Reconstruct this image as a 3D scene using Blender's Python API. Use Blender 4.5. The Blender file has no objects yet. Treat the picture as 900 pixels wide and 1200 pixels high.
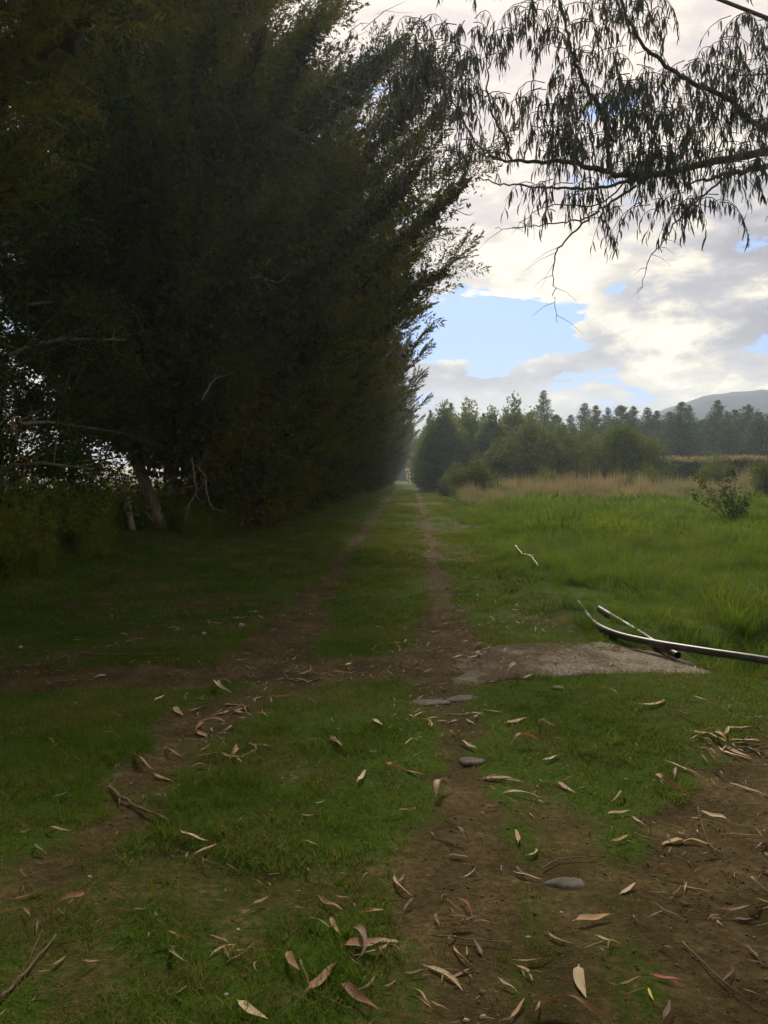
import bpy, math, random
import numpy as np
R = math.radians
rng = np.random.default_rng(7)
random.seed(7)
sc = bpy.context.scene
C = sc.collection

# ------------------------------------------------------------------ camera
CAM_H = 1.55
F = 933.0
PITCH = math.atan(42 / F)
cam_d = bpy.data.cameras.new('camera')
cam = bpy.data.objects.new('camera', cam_d)
C.objects.link(cam)
cam.location = (0, 0, CAM_H)
cam.rotation_euler = (R(90) - PITCH, 0, 0)
cam_d.sensor_fit = 'VERTICAL'
cam_d.sensor_height = 36
cam_d.lens = 28
cam_d.clip_start = 0.05
cam_d.clip_end = 9000
sc.camera = cam

# ------------------------------------------------------------------ light, sky, exposure
SUN_EL, SUN_AZ = 40.0, 4.0      # degrees; azimuth from +Y towards +X
sc.view_settings.view_transform = 'Standard'
sc.view_settings.look = 'None'
sc.view_settings.exposure = 0.5
sc.view_settings.gamma = 1
try:
    sc.cycles.use_denoising = True
    sc.cycles.max_bounces = 8
    sc.cycles.diffuse_bounces = 4
    sc.cycles.transmission_bounces = 4
    sc.cycles.volume_bounces = 0
    sc.cycles.use_adaptive_sampling = True
except Exception:
    pass

sun_d = bpy.data.lights.new('sun', 'SUN')
sun_d.energy = 3.6
sun_d.angle = R(12)
sun_d.color = (1, 0.90, 0.72)
sun = bpy.data.objects.new('sun', sun_d)
C.objects.link(sun)
sv = np.array([math.sin(R(SUN_AZ)) * math.cos(R(SUN_EL)), math.cos(R(SUN_AZ)) * math.cos(R(SUN_EL)), math.sin(R(SUN_EL))])
from mathutils import Vector, Matrix
sun.rotation_euler = Vector(sv).to_track_quat('Z', 'Y').to_euler()
sun.location = (0, 0, 30)


class NT:
    """tiny node-tree helper"""
    def __init__(s, nt):
        s.nt = nt
        nt.nodes.clear()

    def n(s, typ, props=None, **inp):
        nd = s.nt.nodes.new(typ)
        for k, v in (props or {}).items():
            setattr(nd, k, v)
        for k, v in inp.items():
            key = int(k[1:]) if (k[0] == 'i' and k[1:].isdigit()) else k.replace('_', ' ')
            s.put(nd, key, v)
        return nd

    def put(s, nd, key, v):
        sock = nd.inputs[key]
        if hasattr(v, 'is_output') or isinstance(v, bpy.types.NodeSocket):
            s.nt.links.new(v, sock)
        elif isinstance(v, bpy.types.Node):
            s.nt.links.new(v.outputs[0], sock)
        else:
            sock.default_value = v

    def m(s, op, a, b=0.0, c=None, clamp=False):
        nd = s.n('ShaderNodeMath', {'operation': op, 'use_clamp': clamp}, i0=a, i1=b)
        if c is not None:
            s.put(nd, 2, c)
        return nd.outputs[0]

    def ramp(s, f, stops, interp='LINEAR'):
        nd = s.n('ShaderNodeValToRGB', None, Fac=f)
        cr = nd.color_ramp
        cr.interpolation = interp
        while len(cr.elements) < len(stops):
            cr.elements.new(0.5)
        for e, (p, col) in zip(cr.elements, stops):
            e.position = p
            e.color = (*col, 1) if len(col) == 3 else col
        return nd.outputs[0]

    def mix(s, f, a, b, blend='MIX'):
        nd = s.nt.nodes.new('ShaderNodeMix')
        nd.data_type = 'RGBA'
        nd.blend_type = blend
        s.put(nd, 0, f)
        for k, v in ((6, a), (7, b)):
            if isinstance(v, tuple):
                v = (*v, 1) if len(v) == 3 else v
            s.put(nd, k, v)
        return nd.outputs[2]

    def noise(s, vec, scale, detail=4, rough=0.55, dist=0.0):
        nd = s.n('ShaderNodeTexNoise', None, Scale=scale, Detail=detail, Roughness=rough, Distortion=dist)
        if vec is not None:
            s.put(nd, 'Vector', vec)
        return nd.outputs['Fac'] if 'Fac' in nd.outputs else nd.outputs[0]


# world: Nishita sky behind a broken deck of cloud
world = bpy.data.worlds.new('World')
sc.world = world
world.use_nodes = True
w = NT(world.node_tree)
sky = w.n('ShaderNodeTexSky', {'sky_type': 'NISHITA', 'sun_disc': False, 'sun_elevation': R(SUN_EL), 'sun_rotation': R(SUN_AZ), 'dust_density': 1.6})
bg_sky = w.n('ShaderNodeBackground', None, Color=w.mix(0.85, sky.outputs[0], (1.7, 3.4, 7.2)), Strength=0.1)
tc = w.n('ShaderNodeTexCoord')
sep = w.n('ShaderNodeSeparateXYZ', None, Vector=tc.outputs['Generated'])
dx, dy, dz = sep.outputs
zz = w.m('ADD', w.m('MAXIMUM', dz, 0.0), 0.10)
vec = w.n('ShaderNodeCombineXYZ', None, X=w.m('DIVIDE', dx, zz), Y=w.m('DIVIDE', dy, zz), Z=3.7).outputs[0]
cl_big = w.noise(vec, 0.55, 8, 0.56, 0.3)
cl_fine = w.noise(vec, 1.5, 9, 0.62, 0.4)
mp = w.n('ShaderNodeMapping', None, Vector=tc.outputs['Generated'], Scale=(1, 1, 2.4))
puff = w.noise(mp.outputs[0], 5.5, 9, 0.55, 0.25)
puff2 = w.noise(mp.outputs[0], 13.0, 8, 0.6, 0.2)
# the open patch of blue above the end of the lane
ysafe = w.m('MAXIMUM', dy, 0.05)
az = w.m('DIVIDE', dx, ysafe)
el = w.m('DIVIDE', dz, ysafe)
ex = w.m('DIVIDE', w.m('SUBTRACT', w.m('ADD', az, w.m('MULTIPLY', w.m('SUBTRACT', puff, .5), .35)), 0.125), 0.095)
ey = w.m('DIVIDE', w.m('SUBTRACT', w.m('ADD', el, w.m('MULTIPLY', az, -0.12)), 0.172), 0.042)
r2 = w.m('ADD', w.m('MULTIPLY', ex, ex), w.m('MULTIPLY', ey, ey))
hole = w.m('POWER', 2.718, w.m('MULTIPLY', r2, -1.0))
dens = w.m('ADD', w.m('MULTIPLY', cl_big, 0.45), w.m('MULTIPLY', puff, 0.55))
dens = w.m('SUBTRACT', dens, w.m('MULTIPLY', hole, 0.33))
dens = w.m('ADD', dens, w.m('MULTIPLY', w.m('SUBTRACT', puff2, .5), 0.35))
cov = w.n('ShaderNodeMapRange', {'interpolation_type': 'SMOOTHSTEP'}, Value=dens, i1=0.385, i2=0.425).outputs[0]
edge = w.n('ShaderNodeMapRange', {'interpolation_type': 'SMOOTHSTEP'}, Value=dens, i1=0.50, i2=0.36).outputs[0]
puff3 = w.noise(mp.outputs[0], 2.2, 3, 0.5, 0.1)
lit = w.m('ADD', w.m('MULTIPLY', puff, 0.42), w.m('MULTIPLY', puff2, 0.30))
lit = w.m('ADD', lit, w.m('MULTIPLY', puff3, 0.28))
lit = w.m('ADD', lit, w.m('MULTIPLY', edge, 0.05))
c_col = w.ramp(lit, [(0.45, (0.29, 0.28, 0.32)), (0.49, (0.41, 0.39, 0.43)), (0.52, (0.62, 0.57, 0.50)), (0.555, (0.90, 0.82, 0.67))])
# thinner, evenly bright veil higher up and towards the sun
sdot = w.n('ShaderNodeVectorMath', {'operation': 'DOT_PRODUCT'}, i0=tc.outputs['Generated'], i1=tuple(sv)).outputs['Value']
glow = w.n('ShaderNodeMapRange', {'interpolation_type': 'SMOOTHSTEP'}, Value=sdot, i1=0.84, i2=0.995).outputs[0]
c_col = w.mix(w.m('MULTIPLY', glow, 0.75), c_col, (0.74, 0.62, 0.57))
low = w.n('ShaderNodeMapRange', {'interpolation_type': 'SMOOTHSTEP'}, Value=dz, i1=0.16, i2=0.03).outputs[0]
c_col = w.mix(w.m('MULTIPLY', low, 0.3), c_col, (0.92, 0.87, 0.80))
bg_cl = w.n('ShaderNodeBackground', None, Color=c_col, Strength=0.9)
ms = w.n('ShaderNodeMixShader', None, Fac=cov, i1=bg_sky.outputs[0], i2=bg_cl.outputs[0])
w.n('ShaderNodeOutputWorld', None, Surface=ms.outputs[0])


# ------------------------------------------------------------------ helpers
def tag(o, label=None, cat=None, group=None, kind=None):
    if label: o['label'] = label
    if cat: o['category'] = cat
    if group: o['group'] = group
    if kind: o['kind'] = kind
    return o


def empty(name, loc=(0, 0, 0), rz=0, **kw):
    o = bpy.data.objects.new(name, None)
    C.objects.link(o)
    o.empty_display_size = 0.2
    o.location = loc
    o.rotation_euler = (0, 0, rz)
    return tag(o, **kw)


class MB:
    """collects vertices and triangles, links them as one mesh object"""
    def __init__(s):
        s.v = []; s.f = []; s.n = 0

    def add(s, v, f):
        v = np.asarray(v, dtype=np.float32).reshape(-1, 3)
        f = np.asarray(f, dtype=np.int64).reshape(-1, 3)
        s.v.append(v); s.f.append(f + s.n); s.n += len(v)

    def quads(s, v, q):
        q = np.asarray(q).reshape(-1, 4)
        s.add(v, np.concatenate([q[:, [0, 1, 2]], q[:, [0, 2, 3]]]))

    def tube(s, pts, rad, sides=6, cap=True):
        pts = np.asarray(pts, float); n = len(pts)
        rad = np.broadcast_to(np.asarray(rad, float), (n,))
        t = np.gradient(pts, axis=0)
        t /= np.linalg.norm(t, axis=1)[:, None] + 1e-9
        ref = np.array([0, 0, 1.0]) if abs(t[0][2]) < 0.9 else np.array([1.0, 0, 0])
        vs = []
        for i in range(n):
            a = np.cross(t[i], ref); a /= np.linalg.norm(a) + 1e-9
            b = np.cross(t[i], a)
            ref = -b if False else ref
            ang = np.arange(sides) * 2 * np.pi / sides
            vs.append(pts[i] + rad[i] * (np.cos(ang)[:, None] * a + np.sin(ang)[:, None] * b))
        v = np.concatenate(vs)
        q = []
        for i in range(n - 1):
            for k in range(sides):
                k2 = (k + 1) % sides
                q.append((i * sides + k, i * sides + k2, (i + 1) * sides + k2, (i + 1) * sides + k))
        q = np.array(q)
        f = np.concatenate([q[:, [0, 1, 2]], q[:, [0, 2, 3]]])
        if cap:
            v = np.concatenate([v, pts[:1], pts[-1:]])
            c0, c1 = n * sides, n * sides + 1
            e = []
            for k in range(sides):
                k2 = (k + 1) % sides
                e.append((c0, k2, k)); e.append((c1, (n - 1) * sides + k, (n - 1) * sides + k2))
            f = np.concatenate([f, np.array(e)])
        s.add(v, f)

    def box(s, lo, hi):
        x0, y0, z0 = lo; x1, y1, z1 = hi
        v = [(x0, y0, z0), (x1, y0, z0), (x1, y1, z0), (x0, y1, z0), (x0, y0, z1), (x1, y0, z1), (x1, y1, z1), (x0, y1, z1)]
        s.quads(v, [(0, 3, 2, 1), (4, 5, 6, 7), (0, 1, 5, 4), (1, 2, 6, 5), (2, 3, 7, 6), (3, 0, 4, 7)])

    def mesh(s, name, mat, smooth=False):
        v = np.concatenate(s.v); f = np.concatenate(s.f)
        me = bpy.data.meshes.new(name)
        me.vertices.add(len(v)); me.vertices.foreach_set('co', v.ravel().astype(np.float32))
        me.loops.add(len(f) * 3); me.loops.foreach_set('vertex_index', f.ravel().astype(np.int32))
        me.polygons.add(len(f))
        me.polygons.foreach_set('loop_start', (np.arange(len(f)) * 3).astype(np.int32))
        me.update(calc_edges=True)
        if smooth:
            me.polygons.foreach_set('use_smooth', np.ones(len(f), dtype=bool))
        if mat: me.materials.append(mat)
        return me

    def obj(s, name, mat, parent=None, smooth=False, loc=None, **kw):
        o = bpy.data.objects.new(name, s.mesh(name, mat, smooth))
        C.objects.link(o)
        if parent: o.parent = parent
        if loc is not None: o.location = loc
        return tag(o, **kw)


def link(name, me, parent=None, loc=None, **kw):
    o = bpy.data.objects.new(name, me)
    C.objects.link(o)
    if parent: o.parent = parent
    if loc is not None: o.location = loc
    return tag(o, **kw)


def copy_tree(o, parent=None):
    c = o.copy(); C.objects.link(c)
    if parent: c.parent = parent
    for ch in list(o.children): copy_tree(ch, c)
    return c


def nrm(v):
    v = np.asarray(v, float)
    return v / (np.linalg.norm(v, axis=-1, keepdims=True) + 1e-9)


# smooth value noise (numpy)
_P = np.random.default_rng(3).random((256, 256))
def vnoise(x, y, s=1.0, o=0):
    x = np.asarray(x, float) * s + 31.7 * o; y = np.asarray(y, float) * s + 17.3 * o
    xi = np.floor(x).astype(int); yi = np.floor(y).astype(int)
    fx = x - xi; fy = y - yi
    fx = fx * fx * (3 - 2 * fx); fy = fy * fy * (3 - 2 * fy)
    a = _P[xi % 256, yi % 256]; b = _P[(xi + 1) % 256, yi % 256]
    c = _P[xi % 256, (yi + 1) % 256]; d = _P[(xi + 1) % 256, (yi + 1) % 256]
    return (a * (1 - fx) + b * fx) * (1 - fy) + (c * (1 - fx) + d * fx) * fy
def fbm(x, y, s=1.0, o=0, n=4):
    t = 0; a = 0.5; tot = 0
    for k in range(n):
        t = t + a * vnoise(x, y, s * 2 ** k, o + k); tot += a; a *= 0.55
    return t / tot
def sstep(e0, e1, x):
    t = np.clip((x - e0) / (e1 - e0), 0, 1)
    return t * t * (3 - 2 * t)


# measured bearings -> places on flat ground
def P(px, py):
    x = (px - 450) / F; y = (600 - py) / F
    cp, sp = math.cos(PITCH), math.sin(PITCH)
    dyv, dzv = cp + y * sp, -sp + y * cp
    t = CAM_H / max(-dzv, 1e-3)
    return np.array([x * t, dyv * t])
def PD(px, py, D):
    """the point seen in that bearing, D metres ahead"""
    x = (px - 450) / F; y = (600 - py) / F
    cp, sp = math.cos(PITCH), math.sin(PITCH)
    dyv, dzv = cp + y * sp, -sp + y * cp
    t = D / dyv
    return np.array([x * t, D, CAM_H + dzv * t])


def poly_dist(x, y, pts):
    """distance to a polyline with per-vertex half width; returns signed distance"""
    best = np.full(np.shape(x), 1e9)
    for (a, b) in zip(pts[:-1], pts[1:]):
        ax, ay, aw = a; bx, by, bw = b
        vx, vy = bx - ax, by - ay
        t = np.clip(((x - ax) * vx + (y - ay) * vy) / (vx * vx + vy * vy + 1e-9), 0, 1)
        d = np.hypot(x - ax - t * vx, y - ay - t * vy) - (aw + t * (bw - aw))
        best = np.minimum(best, d)
    return best
def L(*pp):
    return [(*P(a, b), c) for a, b, c in pp]

LEFT_TRACK = L((310, 775, .32), (338, 748, .26), (372, 700, .19), (400, 660, .19), (425, 625, .22), (442, 602, .24), (455, 584, .3), (468, 572, .45))
RIGHT_TRACK = L((530, 778, .5), (522, 745, .3), (516, 705, .2), (509, 660, .2), (502, 625, .22), (496, 602, .24), (490, 582, .3), (485, 571, .45))
CROSS = L((-260, 790, .38), (0, 790, .36), (220, 790, .36), (400, 782, .36), (560, 776, .42), (720, 772, .42), (800, 778, .3))
TONGUE = L((290, 810, .30), (235, 845, .22), (190, 890, .14), (165, 935, .04), (110, 1000, .02), (40, 1040, .05), (-60, 1090, .08))
MIDDIRT = L((520, 800, .30), (530, 860, .2), (545, 930, .18), (550, 1000, .18), (550, 1080, .16), (550, 1200, .14), (560, 1500, .2))
BIGDIRT = L((1000, 860, .3), (900, 900, .45), (860, 980, .36), (860, 1080, .32), (920, 1200, .35), (940, 1500, .5))
SPARSE = L((600, 900, .1), (660, 960, .25), (680, 1050, .3), (680, 1200, .35))
SPARSE2 = L((80, 1000, .05), (50, 1080, .14), (80, 1190, .16))
LITTER = L((-100, 775, .5), (60, 770, .4), (180, 740, .3), (330, 720, .2))

def grass_path_edges(x, y):
    return x - (0.04 * y - 0.47)

def dirt(x, y):
    x = np.asarray(x, float); y = np.asarray(y, float)
    n1 = fbm(x, y, 1.3, 1) - 0.5
    n2 = fbm(x, y, 6.0, 5) - 0.5
    wob = n1 * 0.55 + n2 * 0.35
    sc_ = 1 + 0 * x
    def s(pl, soft=.16, amp=1.0, k=1.0):
        d = poly_dist(x, y, pl) + wob * amp
        return k * (1 - sstep(-soft, soft, d))
    m = s(LEFT_TRACK, .14, .6)
    m = np.maximum(m, s(RIGHT_TRACK, .14, .6))
    m = np.maximum(m, s(CROSS, .1, .5))
    m = np.maximum(m, s(TONGUE, .24, 1.1, .8))
    m = np.maximum(m, s(MIDDIRT, .26, .9, .82))
    m = np.maximum(m, s(BIGDIRT, .2, .9))
    m = np.maximum(m, s(SPARSE, .35, 1.2, .58))
    m = np.maximum(m, s(SPARSE2, .3, 1.4, .55))
    m = np.maximum(m, s(LITTER, .3, 1.3, .45))
    # worn thin between the tracks and on the left verge
    worn = sstep(.52, .66, fbm(x, y, .55, 9)) * sstep(6, 9, y) * .5
    lat = grass_path_edges(x, y)
    worn = worn * (lat > -4.2) * (lat < 2.2)
    bare = .42 * sstep(.5, .62, fbm(x, y, 1.6, 41)) * (1 - sstep(4, 6, y)) * (x < 2.2)
    return np.clip(np.maximum(np.maximum(m, worn), bare), 0, 1)


def field(x, y):
    """1 in the long grass right of the lane"""
    xb = np.interp(y, [5.5, 6.2, 7.0, 8.0, 10, 14, 20, 30, 60, 400], [3.1, 2.75, 2.2, 1.75, 1.7, 1.75, 1.95, 2.6, 5.6, 22])
    return sstep(0, .5, x - xb + (vnoise(x, y, .9, 4) - .5) * .6) * (y > 5.6)

def gz(x, y):
    x = np.asarray(x, float); y = np.asarray(y, float)
    near = 1 / (1 + (np.maximum(y, 0) / 60) ** 2)
    z = (fbm(x, y, .35, 2, 3) - .5) * .16 * near
    z = z + (fbm(x, y, 2.2, 6, 3) - .5) * .035 * near
    dd_ = dirt(x, y)
    z = z - dd_ * .03 * near + dd_ * (fbm(x, y, 6, 70, 2) - .5) * .028 * near ** 2
    f = field(x, y)
    z = z + f * (.05 + .26 * (fbm(x, y, .7, 11, 2) - .45)) * near
    # ditch that the slab bridges
    dd = np.abs(y - 6.9 + .05 * (x - 3)) 
    z = z - .34 * (1 - sstep(.25, .95, dd)) * sstep(2.45, 2.95, x) * (1 - sstep(9, 14, x))
    lat = grass_path_edges(x, y)
    z = z + .28 * sstep(-4.0, -5.6, lat) * (1 - sstep(-9, -12, lat)) * near
    flat = np.exp(-((x - 1.2) / 1.6) ** 2 - ((y - 6.7) / .7) ** 2)
    return z * (1 - .8 * flat)
def G(px, py, lift=0.0):
    p = P(px, py)
    return (float(p[0]), float(p[1]), float(gz(p[0], p[1])) + lift)


# ------------------------------------------------------------------ materials
def mat(name):
    m = bpy.data.materials.new(name); m.use_nodes = True
    return m, NT(m.node_tree)

def leaf_mat(name, cols, trans=0.3, nscale=.6, rough=.75, spec=.08, rim=0.3):
    """foliage: colour varies from leaf to leaf and from patch to patch"""
    m, t = mat(name)
    geo = t.n('ShaderNodeNewGeometry')
    nz = t.noise(geo.outputs['Position'], nscale, 3)
    f = t.m('ADD', t.m('MULTIPLY', geo.outputs['Random Per Island'], .55), t.m('MULTIPLY', nz, 1.5), clamp=False)
    f = t.m('SUBTRACT', f, .53, clamp=True)
    col = t.ramp(f, [(i / (len(cols) - 1), c) for i, c in enumerate(cols)])
    p = t.n('ShaderNodeBsdfPrincipled', None, Base_Color=col, Roughness=rough)
    p.inputs['Specular IOR Level'].default_value = spec
    tr = t.n('ShaderNodeBsdfTranslucent', None, Color=t.mix(.5, col, (.16, .17, .02), 'ADD') if trans > .3 else col)
    mx = t.n('ShaderNodeMixShader', None, Fac=trans, i1=p.outputs[0], i2=tr.outputs[0])
    t.n('ShaderNodeOutputMaterial', None, Surface=mx.outputs[0])
    return m

def rough_mat(name, cols, scale=8, detail=6, bump=.4, rough=.9, dist=.01, stretch=None, metallic=0.0, spec=.12):
    m, t = mat(name)
    tc_ = t.n('ShaderNodeTexCoord')
    v = tc_.outputs['Object']
    if stretch:
        v = t.n('ShaderNodeMapping', None, Vector=v, Scale=stretch).outputs[0]
    nz = t.noise(v, scale, detail, .6)
    n2 = t.noise(v, scale * .22, 3, .5)
    f = t.m('ADD', t.m('MULTIPLY', nz, .6), t.m('MULTIPLY', n2, .4))
    col = t.ramp(f, [(.3 + .4 * i / (len(cols) - 1), c) for i, c in enumerate(cols)])
    b = t.n('ShaderNodeBump', None, Strength=bump, Distance=dist, Height=nz)
    p = t.n('ShaderNodeBsdfPrincipled', None, Base_Color=col, Roughness=rough, Normal=b.outputs[0], Metallic=metallic)
    p.inputs['Specular IOR Level'].default_value = spec
    t.n('ShaderNodeOutputMaterial', None, Surface=p.outputs[0])
    return m

M = {}
M['grass'] = leaf_mat('lane_grass', [(.018, .042, .002), (.040, .092, .003), (.066, .118, .006), (.15, .115, .04), (.22, .16, .08)], .35, 1.2)
M['field'] = leaf_mat('field_grass', [(.022, .052, .003), (.050, .105, .005), (.085, .150, .009), (.20, .19, .04)], .4, .9)
M['dry'] = leaf_mat('dry_grass', [(.12, .11, .045), (.22, .19, .09), (.32, .28, .14), (.13, .15, .04)], .3, .15)
M['straw'] = leaf_mat('straw_heads', [(.18, .14, .06), (.33, .26, .12), (.42, .34, .17)], .3, .3)
M['cypress'] = leaf_mat('cypress_foliage', [(.020, .028, .003), (.075, .088, .006), (.12, .12, .009), (.16, .12, .022)], .25, .45, .8, .04)
M['cypress_in'] = leaf_mat('cypress_inner_foliage', [(.03, .025, .007), (.075, .056, .014), (.13, .09, .03)], .1, .5, .9, .03)
M['leafy'] = leaf_mat('broadleaf_foliage', [(.02, .04, .004), (.045, .075, .008), (.08, .11, .014)], .3, .5)
M['euc'] = leaf_mat('eucalyptus_foliage', [(.045, .055, .042), (.07, .082, .06), (.10, .11, .078)], .3, .8, .55, .25)
M['dark_tree'] = leaf_mat('juniper_foliage', [(.045, .072, .022), (.085, .12, .036), (.12, .15, .05)], .4, .2)
M['olive'] = leaf_mat('olive_shrub_foliage', [(.07, .09, .018), (.12, .15, .03), (.17, .19, .045)], .3, .2)
M['conifer'] = leaf_mat('conifer_foliage', [(.035, .068, .03), (.06, .105, .044), (.09, .13, .055)], .3, .12)
M['hedge'] = leaf_mat('hedge_foliage', [(.03, .04, .014), (.055, .07, .022), (.09, .085, .03), (.13, .10, .04)], .25, .25)
M['scrub'] = leaf_mat('verge_scrub', [(.05, .07, .004), (.10, .14, .008), (.15, .17, .015), (.26, .23, .08)], .5, .5)
M['bark'] = rough_mat('cypress_bark', [(.10, .075, .045), (.24, .18, .11), (.36, .29, .19)], 14, 6, .8, .9, .02, (1, 1, .25))
M['ebark'] = rough_mat('eucalyptus_bark', [(.06, .05, .04), (.13, .11, .09), (.22, .2, .17)], 9, 6, .5, .8, .01, (1, 1, .3))
M['dead'] = rough_mat('dead_wood', [(.16, .13, .09), (.27, .23, .17), (.36, .31, .24)], 20, 5, .5, .9, .004)
M['post'] = rough_mat('weathered_post', [(.14, .11, .075), (.30, .25, .18), (.42, .36, .27)], 16, 7, .9, .95, .012, (1, 1, .15))
M['stick'] = rough_mat('brown_stick', [(.06, .042, .025), (.12, .085, .05), (.19, .14, .09)], 25, 5, .5, .9, .003)
M['stone'] = rough_mat('grey_stone', [(.05, .041, .031), (.095, .082, .068), (.15, .134, .114)], 26, 8, 1.0, .85, .006)
M['pebble'] = rough_mat('pale_pebble', [(.22, .2, .17), (.36, .33, .29)], 30, 5, .4, .8, .003)
M['pipe'] = rough_mat('black_pipe', [(.014, .014, .014), (.03, .028, .024), (.10, .08, .055)], 9, 8, .3, .45, .003, spec=.45)
M['pipe_in'] = rough_mat('pipe_bore', [(.006, .006, .006), (.012, .011, .01)], 12, 3, .1, .8)
M['pale'] = rough_mat('pale_peeled_wood', [(.38, .34, .27), (.55, .5, .42)], 30, 4, .3, .7, .002)
M['render'] = rough_mat('pale_render', [(.55, .50, .44), (.68, .62, .55), (.78, .73, .67)], 1.6, 6, .15, .9, .01)
M['pink'] = rough_mat('pink_render', [(.45, .27, .19), (.56, .35, .25), (.62, .42, .31)], 2, 5, .15, .9, .01)
M['tile'] = rough_mat('clay_tile', [(.22, .08, .04), (.34, .13, .07), (.42, .2, .12)], 5, 4, .3, .9, .02)
M['glassdark'] = rough_mat('dark_opening', [(.02, .02, .022), (.035, .035, .04)], 3, 2, .0, .3)
M['mount'] = rough_mat('haze_tinted_slope', [(.025, .035, .07), (.04, .055, .10), (.06, .075, .115)], .02, 8, .4, .95, 4)  # blue of the distant air is painted into the slope colour

LT = {  # dry leaf tones
    'tan': [(.18, .092, .030), (.29, .165, .06), (.37, .235, .10)],
    'brown': [(.09, .05, .025), (.15, .09, .048), (.21, .135, .075)],
    'pale': [(.27, .185, .09), (.38, .27, .145), (.46, .35, .20)],
    'orange': [(.17, .08, .032), (.26, .125, .05), (.33, .18, .085)],
    'red': [(.15, .05, .03), (.23, .085, .055), (.29, .15, .09)],
    'pink': [(.36, .06, .06), (.48, .11, .10), (.50, .2, .14)],
    'yellow': [(.42, .30, .03), (.6, .45, .05), (.65, .52, .12)],
    'olive': [(.08, .08, .025), (.13, .12, .04), (.19, .16, .07)],
}
def dryleaf_mat(name, cols):
    m, t = mat(name)
    tcn = t.n('ShaderNodeTexCoord')
    nz = t.noise(t.n('ShaderNodeMapping', None, Vector=tcn.outputs['Object'], Scale=(1, 3, 1)).outputs[0], 45, 5, .6)
    oi = t.n('ShaderNodeObjectInfo')
    f = t.m('ADD', t.m('MULTIPLY', nz, .6), t.m('MULTIPLY', oi.outputs['Random'], .45))
    f = t.m('SUBTRACT', f, .03)
    col = t.ramp(f, [(.2 + .6 * i / (len(cols) - 1), c) for i, c in enumerate(cols)])
    spots = t.ramp(t.noise(tcn.outputs['Object'], 130, 3), [(.30, (.35, .3, .28)), (.42, (1, 1, 1))])
    col = t.mix(1.0, col, spots, 'MULTIPLY')
    b = t.n('ShaderNodeBump', None, Strength=.5, Distance=.002, Height=nz)
    p = t.n('ShaderNodeBsdfPrincipled', None, Base_Color=col, Roughness=.62, Normal=b.outputs[0])
    p.inputs['Specular IOR Level'].default_value = .35
    tr = t.n('ShaderNodeBsdfTranslucent', None, Color=col)
    mx = t.n('ShaderNodeMixShader', None, Fac=.15, i1=p.outputs[0], i2=tr.outputs[0])
    t.n('ShaderNodeOutputMaterial', None, Surface=mx.outputs[0])
    return m
LM = {k: dryleaf_mat('dry_leaf_' + k, c) for k, c in LT.items()}

def ground_mat():
    m, t = mat('ground')
    geo = t.n('ShaderNodeNewGeometry'); pos = geo.outputs['Position']
    at = t.n('ShaderNodeAttribute', {'attribute_name': 'dirt'}).outputs['Fac']
    n1 = t.noise(pos, 3.0, 8, .62); n2 = t.noise(pos, 28.0, 8, .65); n3 = t.noise(pos, .35, 4)
    n4 = t.noise(pos, 110.0, 4, .6)
    soil = t.ramp(t.m('ADD', t.m('MULTIPLY', n1, .55), t.m('MULTIPLY', n2, .45)),
                  [(.33, (.022, .016, .006)), (.46, (.048, .035, .013)), (.56, (.078, .058, .024)), (.68, (.15, .105, .048))])
    chips = t.ramp(n4, [(.60, (0, 0, 0)), (.68, (1, 1, 1))])
    soil = t.mix(t.m('MULTIPLY', chips, .5), soil, (.19, .145, .09))
    sod = t.ramp(t.m('ADD', t.m('MULTIPLY', n2, .5), t.m('MULTIPLY', n3, .5)),
                 [(.35, (.024, .036, .004)), (.5, (.036, .066, .005)), (.62, (.055, .09, .009))])
    f = t.m('ADD', at, t.m('MULTIPLY', t.m('SUBTRACT', n2, .5), .9))
    f = t.n('ShaderNodeMapRange', {'interpolation_type': 'SMOOTHSTEP'}, Value=f, i1=.22, i2=.6).outputs[0]
    col = t.mix(f, sod, soil)
    b = t.n('ShaderNodeBump', None, Strength=.9, Distance=.02, Height=t.m('ADD', n2, t.m('MULTIPLY', n4, .35)))
    p = t.n('ShaderNodeBsdfPrincipled', None, Base_Color=col, Roughness=.95, Normal=b.outputs[0])
    p.inputs['Specular IOR Level'].default_value = .05
    t.n('ShaderNodeOutputMaterial', None, Surface=p.outputs[0])
    return m

# ------------------------------------------------------------------ ground
def axis(segs):
    out = []
    for a, b, step in segs:
        out += list(np.arange(a, b, step))
    return np.array(out + [segs[-1][1]])
xs = axis([(-900, -400, 100), (-400, -100, 30), (-100, -30, 5), (-30, -12, 1), (-12, -5, .25), (-5, 5, .055), (5, 12, .25), (12, 40, 1.5), (40, 140, 8), (140, 400, 40), (400, 900, 100)])
ys = axis([(-300, -60, 60), (-60, -8, 5), (-8, 1.6, .4), (1.6, 9, .055), (9, 20, .12), (20, 45, .4), (45, 120, 2), (120, 400, 14), (400, 800, 80)])
X, Y = np.meshgrid(xs, ys)
Z = gz(X, Y)
nx, ny = len(xs), len(ys)
gi = np.arange(nx * ny).reshape(ny, nx)
q = np.stack([gi[:-1, :-1], gi[:-1, 1:], gi[1:, 1:], gi[1:, :-1]], -1).reshape(-1, 4)
mb = MB(); mb.quads(np.stack([X, Y, Z], -1).reshape(-1, 3), q)
ground = mb.obj('ground', ground_mat(), smooth=True, kind='structure', label='grassy ground with bare earth wheel tracks and trodden dirt')
da = ground.data.attributes.new('dirt', 'FLOAT', 'POINT')
da.data.foreach_set('value', dirt(X, Y).ravel().astype(np.float32))

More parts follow.
